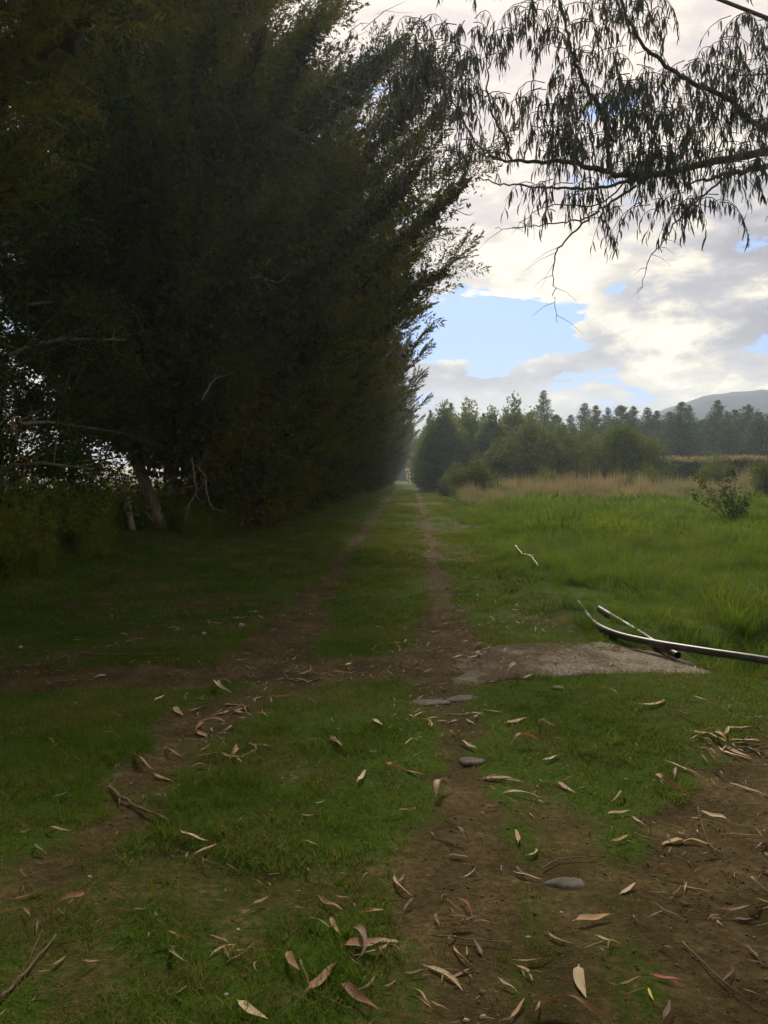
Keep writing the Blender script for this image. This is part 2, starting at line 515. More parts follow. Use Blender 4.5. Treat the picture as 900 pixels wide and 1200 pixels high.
# mountain on the right horizon
mb = MB()
mxs = np.linspace(300, 3000, 90); mys = np.linspace(2100, 3100, 26); MS = .22
MX, MY = np.meshgrid(mxs, mys)
prof = np.interp(mxs, [300, 520, 700, 800, 900, 1010, 1200, 1500, 2000, 3000], [0, 40, 150, 176, 222, 255, 272, 290, 240, 60])
rise = np.sin(np.clip((mys - 2100) / 420, 0, 1) * np.pi / 2) * (1 - .8 * np.clip((mys - 2600) / 500, 0, 1))
MZ = prof[None] * rise[:, None] * (1 + .12 * (fbm(MX, MY, .006, 3) - .5)) + 22 * (fbm(MX, MY, .012, 7) - .5) * rise[:, None] * (prof[None] > 10) - 2
gi = np.arange(MX.size).reshape(MX.shape)
q = np.stack([gi[:-1, :-1], gi[:-1, 1:], gi[1:, 1:], gi[1:, :-1]], -1).reshape(-1, 4)
mb.quads(np.stack([MX * MS, MY * MS, MZ * MS], -1).reshape(-1, 3), q)
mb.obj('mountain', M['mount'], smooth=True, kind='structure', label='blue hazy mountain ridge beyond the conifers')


# ------------------------------------------------------------------ scatter (geometry nodes, for uncountable stuff only)
def scatter(name, pts, rot, scl, idx, meshes, **kw):
    col = bpy.data.collections.new(name + '_sources')
    for i, me in enumerate(meshes):
        col.objects.link(bpy.data.objects.new('%s_tuft_%02d' % (name, i), me))
    me = bpy.data.meshes.new(name)
    n = len(pts)
    me.vertices.add(n); me.vertices.foreach_set('co', np.asarray(pts, np.float32).ravel())
    for nm, typ, data in (('rot', 'FLOAT_VECTOR', np.asarray(rot, np.float32)), ('scl', 'FLOAT', np.asarray(scl, np.float32)), ('idx', 'INT', np.asarray(idx, np.int32))):
        a = me.attributes.new(nm, typ, 'POINT')
        a.data.foreach_set('vector' if typ == 'FLOAT_VECTOR' else 'value', data.ravel())
    o = bpy.data.objects.new(name, me); C.objects.link(o)
    ng = bpy.data.node_groups.new(name, 'GeometryNodeTree')
    ng.interface.new_socket('Geometry', in_out='INPUT', socket_type='NodeSocketGeometry')
    ng.interface.new_socket('Geometry', in_out='OUTPUT', socket_type='NodeSocketGeometry')
    N = ng.nodes; Lk = ng.links
    gin = N.new('NodeGroupInput'); gout = N.new('NodeGroupOutput')
    ci = N.new('GeometryNodeCollectionInfo'); ci.inputs['Collection'].default_value = col
    ci.inputs['Separate Children'].default_value = True; ci.inputs['Reset Children'].default_value = True
    iop = N.new('GeometryNodeInstanceOnPoints'); iop.inputs['Pick Instance'].default_value = True
    def attr(nm, dt):
        a = N.new('GeometryNodeInputNamedAttribute'); a.data_type = dt; a.inputs['Name'].default_value = nm
        return a.outputs['Attribute']
    Lk.new(gin.outputs[0], iop.inputs['Points']); Lk.new(ci.outputs[0], iop.inputs['Instance'])
    Lk.new(attr('idx', 'INT'), iop.inputs['Instance Index'])
    e2r = N.new('FunctionNodeEulerToRotation'); Lk.new(attr('rot', 'FLOAT_VECTOR'), e2r.inputs[0]); Lk.new(e2r.outputs[0], iop.inputs['Rotation'])
    Lk.new(attr('scl', 'FLOAT'), iop.inputs['Scale'])
    Lk.new(iop.outputs[0], gout.inputs[0])
    md = o.modifiers.new('scatter', 'NODES'); md.node_group = ng
    return tag(o, kind='stuff', **kw)


def tuft(nb, rad, h0, h1, wid, bend, segs, material, seed, flop=0.0):
    g = np.random.default_rng(seed)
    mb = MB()
    for _ in range(nb):
        a, r = g.random() * 6.283, rad * math.sqrt(g.random())
        base = np.array([r * math.cos(a), r * math.sin(a), -.015])
        h = h0 + (h1 - h0) * g.random() ** 1.3
        da = a + g.normal() * .9 if rad > 0 else g.random() * 6.283
        out = np.array([math.cos(da), math.sin(da), 0])
        side = np.array([-out[1], out[0], 0]) * wid * (.7 + .6 * g.random())
        side = side + out * g.normal() * wid * .5
        b = bend * (.3 + g.random()) + (flop if g.random() < .25 else 0)
        vs = []
        for k in range(segs + 1):
            t = k / segs
            c = base + out * h * b * t ** 1.8 + np.array([0, 0, h * t * (1 - .35 * b * t * t)])
            wv = side * (1 - t) ** .7
            if k < segs: vs += [c - wv, c + wv]
            else: vs += [c]
        f = []
        for k in range(segs - 1):
            i = 2 * k; f += [(i, i + 1, i + 3), (i, i + 3, i + 2)]
        i = 2 * (segs - 1); f += [(i, i + 1, i + 2)]
        mb.add(vs, f)
    return mb.mesh('grass_tuft', material)


def sample(n, y0, y1, margin=1.5, xr=None):
    """points roughly in the wedge the lens and its neighbours see, denser nearby by caller's choice of bands"""
    u = rng.random(n)
    yy = np.sqrt(y0 ** 2 + u * (y1 ** 2 - y0 ** 2)) if y0 > 0 else y0 + u * (y1 - y0)
    half = yy * .5 + margin
    xx = (rng.random(n) * 2 - 1) * half
    return xx, yy

def band(y0, y1, per_m2, margin=1.5):
    area = (.5 * (y1 ** 2 - y0 ** 2) + 2 * margin * (y1 - y0))
    return sample(int(area * per_m2), y0, y1, margin)

def rots(n, tilt=.12):
    return np.stack([rng.normal(size=n) * tilt, rng.normal(size=n) * tilt, rng.random(n) * 6.283], 1)

# lane grass: short
short = [tuft(26, .055, .02, .045 + .010 * i, .0014, .8, 2, M['grass'], 10 + i) for i in range(4)]
lush = [tuft(38, .07, .03, .075 + .012 * i, .0017, 1.0, 3, M['grass'], 20 + i) for i in range(3)]
mid = [tuft(60, .2, .025, .07 + .012 * i, .0042, .7, 2, M['grass'], 30 + i) for i in range(3)]
far = [tuft(60, .32, .03, .08 + .02 * i, .009, .6, 1, M['grass'], 40 + i) for i in range(3)]

P_, R_, S_, I_ = [], [], [], []
def put_short(y0, y1, per, base, margin, smin=.7, smax=1.3, dmax=2):
    x, y = band(y0, y1, per, margin)
    d = dirt(x, y); f = field(x, y)
    thin = fbm(x, y, 3.2, 21)
    pr = (1 - sstep(.10, .70, d + (thin - .5) * 1.0 + (vnoise(x, y, 14, 23) - .5) * .5)) * .97 + .045
    keep = (rng.random(len(x)) < pr) & (f < .92) & (d < dmax)
    x, y, d = x[keep], y[keep], d[keep]
    on_slab = (x > .1) & (x < 2.75) & (y > 6.26) & (y < 7.12)
    x, y, d = x[~on_slab], y[~on_slab], d[~on_slab]
    n = len(x)
    P_.append(np.stack([x, y, gz(x, y)], 1)); R_.append(rots(n)); S_.append((smin + (smax - smin) * rng.random(n)) * (1 - .45 * d))
    return x, y, n
x, y, n = put_short(1.4, 8.5, 420, 0, 1.0, .8, 1.5)
I_.append(rng.integers(0, 4, n))
x, y, n = put_short(8.5, 24, 52, 4, 1.5)
I_.append(rng.integers(4, 7, n))
x, y, n = put_short(24, 90, 13, 7, 2, .8, 1.3, .3)
I_.append(rng.integers(7, 10, n))
# lusher patches in the foreground
x, y = band(1.4, 7, 190, .8)
patch = fbm(x, y, 1.1, 33)
pl = L((60, 850, .35), (80, 920, .3)); pl2 = L((340, 870, .35), (330, 960, .38), (300, 1040, .32), (260, 1150, .26)); pl3 = L((640, 830, .3), (700, 850, .4))
near = np.minimum(np.minimum(poly_dist(x, y, pl), poly_dist(x, y, pl2)), poly_dist(x, y, pl3) + .12)
keep = (rng.random(len(x)) < (1 - sstep(-.15, .35, near + (patch - .5) * 1.2))) & (dirt(x, y) < .4)
x, y = x[keep], y[keep]; n = len(x)
P_.append(np.stack([x, y, gz(x, y)], 1)); R_.append(rots(n, .2)); S_.append(.6 + .6 * rng.random(n)); I_.append(rng.integers(10, 13, n))
scatter('lane_grass', np.concatenate(P_), np.concatenate(R_), np.concatenate(S_), np.concatenate(I_), short + mid + far + lush,
        label='short green grass over the lane and its verges', cat='grass')

# long field grass
tall = [tuft(60, .13, .16, .42 + .05 * i, .0035, .9, 4, M['field'], 50 + i, .5) for i in range(4)]
tallf = [tuft(80, .42, .16, .40 + .05 * i, .011, .7, 3, M['field'], 60 + i, .3) for i in range(3)]
tallff = [tuft(90, 1.1, .15, .5, .03, .6, 2, M['field'], 70 + i, .2) for i in range(2)]
P_, R_, S_, I_ = [], [], [], []
for (y0, y1, per, i0, i1) in ((5.4, 17, 46, 0, 4), (17, 36, 12, 4, 7), (36, 140, 1.1, 7, 9)):
    x, y = band(y0, y1, per, 3.0)
    k = (rng.random(len(x)) < field(x, y)) & (x > 0)
    k &= ~((x < 2.7) & (y > 6.2) & (y < 7.25))
    x, y = x[k], y[k]; n = len(x)
    P_.append(np.stack([x, y, gz(x, y)], 1)); R_.append(rots(n, .18))
    s = .62 + .4 * rng.random(n) + 1.5 * (fbm(x, y, 1.0, 40, 2) - .5) + .9 * (fbm(x, y, .25, 44, 2) - .5)
    s = np.clip(s, .42, 1.6)
    xb = .5 * field(x - .6, y) + .5 * field(x - 1.5, y)
    S_.append(s * (.46 + .6 * xb)); I_.append(rng.integers(i0, i1, n))
scatter('field_grass', np.concatenate(P_), np.concatenate(R_), np.concatenate(S_), np.concatenate(I_), tall + tallf + tallff,
        label='long lush grass filling the field right of the lane', cat='grass')

# rank growth on the left verge
scr = [tuft(70, .22, .12, .5 + .12 * i, .006, .9, 4, M['scrub'], 80 + i, .4) for i in range(3)]
def weed(seed, h):
    g = np.random.default_rng(seed); mb = MB()
    for _ in range(9):
        a = g.random() * 6.283; lean = .2 + .5 * g.random()
        top = np.array([math.cos(a) * lean * h, math.sin(a) * lean * h, h * (.6 + .5 * g.random())])
        pts = [top * t + np.array([0, 0, .1 * h * math.sin(t * 3.14)]) for t in np.linspace(0, 1, 5)]
        mb.tube(pts, np.linspace(.004, .0015, 5), 3, False)
        for _k in range(26):
            t = .15 + .85 * g.random(); c = top * t + np.array([0, 0, .1 * h * math.sin(t * 3.14)])
            d = nrm(g.normal(size=3) + np.array([0, 0, .2])); s = nrm(np.cross(d, g.normal(size=3)))
            l = .05 + .05 * g.random()
            mb.add([c, c + d * l * .5 + s * l * .3, c + d * l, c + d * l * .5 - s * l * .3], [(0, 1, 2), (0, 2, 3)])
    return mb.mesh('weed', M['scrub'])
scr += [weed(90, .5), weed(91, .8)]
n = 12000
y = 8 + 62 * rng.random(n) ** 1.6; lat = -4.7 - 5.5 * rng.random(n) ** 1.3
x = lat + .04 * y - .47
lat0 = -4.35 - .7 * (vnoise(x, y, .5, 8) - .3)
k = (lat < lat0 - 0.15 * (y < 14))
pxx = 450 + F * x / y
k &= ~((pxx > 118) & (pxx < 186) & (y > 8) & (y < 19.3)) & ~((pxx > 176) & (pxx < 222) & (y > 10) & (y < 19.3)) & ~((pxx > 52) & (pxx < 98) & (y > 8) & (y < 17.8))
x, y, lat = x[k], y[k], lat[k]; n = len(x)
scatter('verge_undergrowth', np.stack([x, y, gz(x, y)], 1), rots(n, .2), (.5 + .85 * rng.random(n)) * (.62 + .45 * sstep(-4.6, -6.2, lat)), rng.integers(0, 5, n), scr,
        label='rank weeds and long grass along the left fence line', cat='undergrowth')

# dry tall grass band at the far edge of the field
dryt = [tuft(46, .28, .5, 1.25, .010, .35, 3, M['dry'], 100 + i, .25) for i in range(3)]
stw = [tuft(26, .25, .9, 1.6, .014, .25, 2, M['straw'], 110 + i) for i in range(2)]
P_ = []
n = 10500
x = 4 + 46 * rng.random(n); yy0 = 42 + .10 * x + 5 * fbm(x, x * 0, .12, 3)
yy0 = np.where(x < 9, yy0 - (9 - x) * 1.5, yy0)
y = yy0 + rng.random(n) * 16
k = field(x, y) > .3
x, y = x[k], y[k]; n = len(x)
hh = 1.3 * (.38 + .35 * rng.random(n) + 1.3 * np.clip(fbm(x, y, .7, 12, 3) - .38, 0, 1) + .8 * np.clip(fbm(x, y, .2, 17, 2) - .5, 0, 1)) * (.55 + .45 * sstep(0, 6, y - yy0[k]))
idx = np.where(rng.random(n) < .35 * sstep(.45, .6, fbm(x, y, .1, 14)) + .1, rng.integers(3, 5, n), np.where(rng.random(n) < .25 + .5 * sstep(.45, .62, fbm(x, y, .4, 19)), 5, rng.integers(0, 3, n)))
scatter('dry_grass', np.stack([x, y, gz(x, y)], 1), rots(n, .1), hh, idx, dryt + stw + [tuft(60, .35, .4, 1.0, .014, .5, 3, M['field'], 120, .25)],
        label='tall straw coloured grass along the far field edge', cat='dry grass')

# soil crumbs and gravel
def crumb(seed, r):
    g = np.random.default_rng(seed); mb = MB()
    v = np.array([(1, 0, 0), (-1, 0, 0), (0, 1, 0), (0, -1, 0), (0, 0, .7), (0, 0, -.6)]) * r * (.7 + .6 * g.random((6, 1)))
    mb.add(v, [(0, 2, 4), (2, 1, 4), (1, 3, 4), (3, 0, 4), (2, 0, 5), (1, 2, 5), (3, 1, 5), (0, 3, 5)])
    return mb
M['crumb'] = rough_mat('soil_crumb', [(.05, .035, .022), (.09, .065, .042), (.15, .12, .085)], 40, 4, .5)
crumbs = [crumb(i, .006).mesh('crumb', M['crumb']) for i in range(3)] + [crumb(7, .008).mesh('crumb', M['stone'])]
x, y = band(1.4, 9, 900, .6)
k = rng.random(len(x)) < dirt(x, y) ** 1.5
x, y = x[k], y[k]; n = len(x)
scatter('gravel', np.stack([x, y, gz(x, y) + .001], 1), rots(n, 1), .4 + 1.4 * rng.random(n) ** 5, np.where(rng.random(n) < .05, 3, rng.integers(0, 3, n)), crumbs,
        label='crumbs of soil and grit over the bare earth', cat='gravel')

# ------------------------------------------------------------------ dry leaves
def leaf_mesh(bend, arch, width, curl, seed, twist=.3, s_curve=0.0):
    """sickle leaf, unit length, from x=-.5 to .5"""
    g = np.random.default_rng(seed); n = 11
    t = np.linspace(0, 1, n)
    ang = bend * (t - .5) + s_curve * np.sin(t * 6.28)
    cx = np.cumsum(np.cos(ang)) / n; cy = np.cumsum(np.sin(ang)) / n
    cx -= cx.mean(); cy -= cy.mean()
    ln = math.hypot(cx[-1] - cx[0], cy[-1] - cy[0]); cx /= ln; cy /= ln
    z = arch * np.sin(t * math.pi) + .02 * np.sin(t * 9 + seed)
    z -= z.min()
    wd = width * np.sin(np.clip(t * 1.02 + .0, 0, 1) ** .75 * math.pi) ** .8 + .004
    wd[0] = .008; wd[1] = .010
    tx = np.gradient(cx); ty = np.gradient(cy); l = np.hypot(tx, ty)
    nx_, ny_ = -ty / l, tx / l
    tw = twist * np.sin(t * 4 + seed)
    vs = []
    for sgn, lift in ((-1, curl), (0, 0), (1, curl)):
        c = np.cos(tw * abs(sgn)); s_ = np.sin(tw) * sgn
        vs.append(np.stack([cx + sgn * nx_ * wd * c, cy + sgn * ny_ * wd * c, z + lift * wd + s_ * wd + (.5 * width)], 1))
    v = np.concatenate(vs)
    q = []
    for r in (0, 1):
        for i in range(n - 1):
            q.append((r * n + i, r * n + i + 1, (r + 1) * n + i + 1, (r + 1) * n + i))
    mb = MB(); mb.quads(v, q)
    return mb
SHAPES = {
    'straight': (.25, .02, .050, .25, 1, .3, 0), 'sickle': (1.3, .04, .046, .4, 2, .5, 0), 'curved': (.8, .06, .046, .5, 3, .4, 0),
    'wavy': (.3, .05, .042, .6, 4, .8, .55), 'curled': (1.9, .16, .055, .9, 5, .9, .2), 'broad': (.35, .03, .078, .3, 6, .3, 0), 'thin': (.5, .03, .022, .9, 7, .3, .2),
}
_lm = {}
def leafdata(shape, tone):
    if (shape, tone) not in _lm:
        _lm[(shape, tone)] = leaf_mesh(*SHAPES[shape]).mesh('fallen_leaf', LM[tone], smooth=True)
    return _lm[(shape, tone)]
zone_of = None
def put_leaf(a, b, shape, tone, label, group=None, lift=.002, flip=False):
    mx_, my_ = (a[0] + b[0]) / 2, (a[1] + b[1]) / 2
    dxx, dyy = b[0] - a[0], b[1] - a[1]
    ln = min(max(math.hypot(dxx, dyy), .05), .30)
    o = link('fallen_leaf', leafdata(shape, tone), label=label, cat='leaf', group=group)
    gr = 1 - float(dirt(mx_, my_))
    z = float(gz(mx_, my_)) + lift + .012 * gr * (my_ < 12)
    if .1 < mx_ < 2.6 and 6.15 < my_ < 7.35: z = float(gz(mx_, my_)) + .035
    o.location = (mx_, my_, z)
    o.rotation_euler = (random.gauss(0, .10), random.gauss(0, .06), math.atan2(dyy, dxx))
    wv_ = random.uniform(.7, 1.35)
    o.scale = (ln, (-ln if flip else ln) * wv_, ln * random.uniform(.3, 1.5))
    return o

# (x0,y0,x1,y1, shape, tone, flip, label)
KEY = [
 (497,1125,546,1152,'curved','pale',1,'large pale tan leaf lying on dirt right of the bottom centre'),
 (530,1100,551,1123,'sickle','tan',0,'small hooked tan leaf crossing above the large pale leaf at bottom centre'),
 (520,1141,556,1124,'straight','tan',0,'tan leaf sloping up right, touching the large pale leaf at bottom centre'),
 (602,1122,650,1117,'sickle','orange',0,'thin rusty arched leaf above the grassy patch at bottom centre'),
 (604,1124,627,1147,'curved','tan',1,'tan leaf hanging down from the rusty arched leaf'),
 (677,1127,684,1167,'broad','pale',0,'broad pale leaf pointing straight at the camera in short grass'),
 (622,1180,725,1194,'wavy','tan',0,'longest wavy tan leaf at the bottom edge of the photo'),
 (761,1144,800,1148,'straight','pink',0,'pinkish red leaf on thin grass at lower right'),
 (759,1160,765,1176,'broad','yellow',0,'small bright yellow leaf below the pinkish red leaf'),
 (697,1094,728,1106,'straight','pale',0,'short pale leaf on grass right of centre, below the orange tan one'),
 (671,1077,717,1070,'broad','tan',0,'orange tan leaf with pointed tip below the flat grey stone'),
 (760,1047,805,1068,'thin','pale',1,'long slim pale leaf on bare earth right of the flat grey stone'),
 (726,1040,746,1028,'straight','pale',0,'short pale leaf just right of the flat grey stone'),
 (709,950,741,944,'broad','orange',0,'bright orange brown leaf at the edge of the bare earth'),
 (740,948,756,958,'straight','orange',0,'small leaf touching the tip of the bright orange brown leaf'),
 (715,983,740,976,'straight','tan',0,'short tan leaf in grass below the orange brown leaf'),
 (740,972,772,986,'thin','brown',0,'narrow brown leaf on bare earth right of the orange brown leaf'),
 (764,1008,806,1026,'curled','tan',1,'hooked tan leaf on bare earth above the long slim pale leaf'),
 (795,1026,832,1038,'thin','tan',0,'narrow tan leaf on bare earth beside the hooked one'),
 (850,966,899,967,'thin','pale',0,'very pale narrow leaf at the right edge on bare earth'),
 (873,1024,900,1042,'curled','pale',0,'crumpled pale leaf at the right edge'),
 (840,1059,899,1054,'sickle','tan',0,'long low arched leaf near the right edge'),
 (537,1045,557,1067,'curved','red',1,'reddish curved leaf on dirt left of the flat grey stone'),
 (542,1020,559,1012,'sickle','pale',0,'small pale leaf above the reddish curved leaf'),
 (618,1000,632,989,'sickle','pale',0,'bright pale hooked leaf above the flat grey stone'),
 (460,1022,479,1046,'sickle','tan',0,'hooked tan leaf on the grass edge left of the middle dirt'),
 (453,962,486,949,'wavy','tan',0,'wavy tan leaf at the left edge of the middle dirt'),
 (443,908,478,914,'curled','tan',0,'crumpled tan leaf at the left end of the leaf row on the middle dirt'),
 (470,904,498,911,'straight','orange',0,'orange leaf beside the crumpled one on the middle dirt'),
 (509,939,523,919,'curled','pale',1,'large bright folded leaf on the middle dirt'),
 (553,912,596,916,'thin','tan',0,'slim tan leaf lying level right of the folded bright leaf'),
 (652,907,674,921,'broad','tan',0,'broad tan leaf alone in the grass right of the middle dirt'),
 (845,1146,862,1127,'curled','brown',0,'crumpled dull brown leaf at lower right on bare earth'),
 (865,1113,902,1125,'straight','red',0,'dull red leaf cut by the right edge'),
 (597,1193,616,1168,'straight','tan',0,'tan leaf at the bottom edge left of the longest leaf'),
 (583,1145,605,1159,'straight','pale',0,'short pale leaf left of the rusty arched leaf'),
 (478,1154,506,1175,'wavy','pale',0,'wavy pale leaf at bottom centre left'),
 (640,1087,671,1101,'sickle','brown',0,'brown leaf below the orange tan leaf'),
 (448,1152,466,1144,'sickle','tan',0,'short hooked leaf at the grass edge near bottom centre'),
 (471,1139,503,1135,'straight','brown',0,'level brown leaf left of the large pale leaf'),
 (14,1062,56,1053,'sickle','orange',0,'thin rusty leaf near the left edge'),
 (55,1089,104,1062,'curled','orange',0,'large hooked orange brown leaf near the left edge'),
 (175,1113,223,1104,'wavy','tan',0,'long arched tan leaf in grass at lower left'),
 (203,1110,212,1136,'sickle','olive',0,'olive brown leaf hanging below the long arched tan leaf'),
 (245,1121,276,1103,'sickle','tan',1,'tan leaf in a V with its neighbour in the lower left grass'),
 (262,1109,270,1128,'straight','brown',0,'brown leaf crossing the V leaf in the lower left grass'),
 (372,1051,401,1068,'straight','orange',0,'orange leaf in the grass left of centre near the bottom'),
 (387,1077,397,1099,'broad','tan',0,'broad tan leaf just below the orange leaf'),
 (361,1078,390,1092,'curved','olive',0,'dull olive leaf beside the broad tan leaf'),
 (336,1119,349,1146,'broad','tan',0,'broad tan leaf standing on end in the lower grass'),
 (357,1167,396,1127,'straight','orange',0,'long orange tan leaf slanting up right at the bottom'),
 (397,1152,442,1191,'broad','red',0,'widest reddish brown leaf at the bottom edge'),
 (276,1182,312,1202,'broad','pale',0,'pale leaf cut by the bottom edge left of centre'),
 (62,1143,79,1128,'broad','tan',0,'broad tan leaf alone in the bottom left grass'),
 (30,1176,75,1167,'thin','olive',0,'narrow olive leaf in the bottom left corner grass'),
 (210,988,241,998,'curved','pale',0,'pale leaf on grass beside the brown stick'),
 (224,1013,258,996,'curled','tan',0,'folded tan leaf below the pale leaf by the brown stick'),
 (20,988,43,984,'straight','tan',0,'short tan leaf at the left edge of the grass'),
 (54,981,80,985,'curled','tan',0,'crumpled tan leaf near the left edge beside the dirt'),
 (60,946,96,932,'sickle','olive',0,'olive brown arched leaf on the left grass'),
 (407,1113,431,1100,'sickle','tan',0,'hooked tan leaf left of the bottom centre dirt'),
 (425,1106,457,1119,'wavy','brown',0,'wavy brown leaf left of the bottom centre dirt'),
 (155,885,176,901,'curved','red',0,'rusty red leaf on the dark left dirt'),
 (179,907,203,917,'straight','tan',0,'tan leaf right of the rusty red leaf on the left dirt'),
 (192,875,214,888,'curved','tan',0,'tan leaf above the rusty red leaf on the left dirt'),
 (227,858,240,847,'curled','orange',0,'small folded orange leaf where the left dirt narrows'),
 (180,824,195,817,'broad','pale',0,'small pale leaf on the dark crossing strip at left'),
 (204,828,213,837,'broad','pale',0,'pale leaf just right of the small pale one on the left strip'),
 (252,800,263,815,'curled','pale',0,'curled pale leaf in the middle of the dark crossing strip'),
 (273,832,295,840,'straight','pale',0,'pale leaf on the grass edge right of the left dirt'),
 (419,926,431,909,'straight','pale',0,'pale leaf standing on end in the middle grass'),
 (388,868,399,886,'straight','orange',0,'orange leaf standing on end in the middle grass'),
 (437,848,447,858,'broad','pale',0,'small pale leaf in the middle grass near the dirt'),
 (214,865,241,867,'thin','tan',0,'level slim leaf on the left dirt'),
 (268,905,278,888,'curled','tan',0,'curled tan leaf at the left edge of the middle grass'),
 (591,847,619,837,'straight','tan',0,'tan leaf on thin grass below the slab'),
 (631,846,650,854,'curled','pale',0,'pale loop shaped leaf below the slab'),
 (598,870,634,868,'curled','tan',1,'forked tan leaf in the grass below the loop shaped leaf'),
 (636,886,656,878,'straight','pale',0,'short pale leaf in grass below the forked one'),
 (745,828,790,817,'sickle','tan',0,'arched tan leaf in the grass below the slab end'),
 (787,818,836,824,'wavy','orange',0,'long orange tan leaf below the slab end'),
 (788,830,823,848,'thin','tan',0,'narrow tan leaf slanting below the long orange tan one'),
 (850,851,882,854,'broad','orange',0,'rusty orange leaf near the right edge of the grass'),
 (840,868,879,882,'sickle','pale',0,'pale arched leaf where the right bare earth begins'),
 (780,882,824,897,'thin','pale',0,'slim pale leaf above the right bare earth'),
 (760,902,804,921,'curled','tan',0,'large crumpled tan leaf at the top of the right bare earth'),
 (855,906,902,921,'thin','pale',0,'long pale slim leaf cut by the right edge'),
 (871,857,902,864,'thin','brown',0,'narrow brown leaf beside the rusty orange one at the right edge'),
 (405,778,412,774,'broad','yellow',0,'small yellow leaf on the far edge of the crossing strip'),
 (590,800,612,788,'curled','pale',0,'pale curled leaf at the near edge of the slab'),
 (612,796,628,790,'curved','tan',0,'tan leaf beside the curled one at the near slab edge'),
]
for k_ in KEY:
    a = P(k_[0], k_[1]); b = P(k_[2], k_[3])
    put_leaf(a, b, k_[4], k_[5], k_[7], flip=bool(k_[6]), group='fallen eucalyptus leaves on the ground')
# leaves nothing tells apart, in named patches of ground
ZONES = [
 (40, 'MIDDIRT', MIDDIRT, .45, (1.9, 6.0), ['tan', 'brown', 'pale', 'orange'], 'small dry leaf among the scattered ones on the middle dirt', 'small leaves scattered on the middle dirt'),
 (38, 'BIGDIRT', BIGDIRT, .5, (2.0, 4.8), ['tan', 'pale', 'brown'], 'small dry leaf among the scattered ones on the right bare earth', 'small leaves scattered on the right bare earth'),
 (34, 'TONGUE', TONGUE, .3, (2.4, 5.8), ['brown', 'tan', 'olive', 'orange'], 'small dry leaf in the litter on the left dirt', 'small leaves in the litter on the left dirt'),
 (36, 'CROSS', CROSS, .35, (5.6, 7.6), ['tan', 'pale', 'brown'], 'small dry leaf on the trodden crossing strip or slab', 'small leaves on the crossing strip'),
 (30, 'LITTER', LITTER, .3, (6.2, 9), ['tan', 'brown', 'pale'], 'small dry leaf in the leaf litter left of the wheel tracks', 'small leaves in the litter left of the tracks'),
 (30, 'RT', RIGHT_TRACK[:5], .35, (7, 17), ['tan', 'pale', 'brown'], 'small dry leaf along the right wheel track', 'small leaves along the right wheel track'),
]
for cnt, _, pl, wd, (ya, yb), tones, lab, grp in ZONES:
    got = 0; tries = 0; hubs = []
    while got < cnt and tries < 4000:
        tries += 1
        k = random.randrange(len(pl) - 1); t = random.random()
        cx_ = pl[k][0] * (1 - t) + pl[k + 1][0] * t + random.gauss(0, wd * .7); cy_ = pl[k][1] * (1 - t) + pl[k + 1][1] * t + random.gauss(0, wd * .7)
        if hubs and random.random() < .55:
            hb = random.choice(hubs); cx_ = hb[0] + random.gauss(0, .12); cy_ = hb[1] + random.gauss(0, .12)
        if not (ya < cy_ < yb) or abs(cx_) > .5 * cy_ + .1: continue
        if len(hubs) < 7: hubs.append((cx_, cy_))
        a = random.random() * 6.283; l = random.uniform(.042, .10)
        d_ = np.array([math.cos(a), math.sin(a)]) * l
        c_ = np.array([cx_, cy_])
        sh = random.choice(['straight', 'sickle', 'curved', 'wavy', 'curled', 'thin', 'broad']); tn = random.choice(tones)
        put_leaf(c_ - d_, c_ + d_, sh, tn, lab.replace('small dry', 'small %s %s dry' % (tn, {'thin': 'narrow', 'sickle': 'hooked', 'straight': 'pointed'}.get(sh, sh))), grp, flip=random.random() < .5)
        got += 1
# all the finer litter
lit_meshes = []
for i, (s, t_) in enumerate([('straight', 'tan'), ('sickle', 'brown'), ('thin', 'pale'), ('curled', 'brown'), ('curved', 'tan'), ('wavy', 'olive'), ('broad', 'brown'), ('thin', 'brown')]):
    mb = leaf_mesh(*SHAPES[s])
    lit_meshes.append(mb.mesh('litter', LM[t_]))
x, y = band(1.5, 26, 44, 1.0)
d = dirt(x, y); f = field(x, y)
dens_ = np.clip(.16 + .6 * d + .5 * sstep(.5, .65, fbm(x, y, .7, 50)), 0, 1) * (f < .3) * np.where(y > 10, .7, 1)
k = rng.random(len(x)) < dens_ * .75
x, y, d = x[k], y[k], d[k]; n = len(x)
sz = np.where(y < 6, .02 + .08 * rng.random(n) ** 1.6, .05 + .09 * rng.random(n))
x2, y2 = band(1.5, 9, 260, .6)
d2 = dirt(x2, y2)
k = rng.random(len(x2)) < (.10 + .75 * d2) * (field(x2, y2) < .2) * (.25 + .9 * sstep(.42, .6, fbm(x2, y2, 1.7, 60)))
x2, y2, d2 = x2[k], y2[k], d2[k]; n2 = len(x2)
x = np.concatenate([x, x2]); y = np.concatenate([y, y2]); d = np.concatenate([d, d2]); n = n + n2
sz = np.concatenate([sz, .014 + .07 * rng.random(n2) ** 1.7])
scatter('leaf_litter', np.stack([x, y, gz(x, y) + .006 + .018 * (1 - d) + .022 * ((x > .3) & (x < 2.6) & (y > 6.2) & (y < 7.2))], 1), rots(n, .25), sz, rng.integers(0, 8, n), lit_meshes,
        label='fine litter of dry leaf scraps and bark over lane and verges', cat='leaf litter')

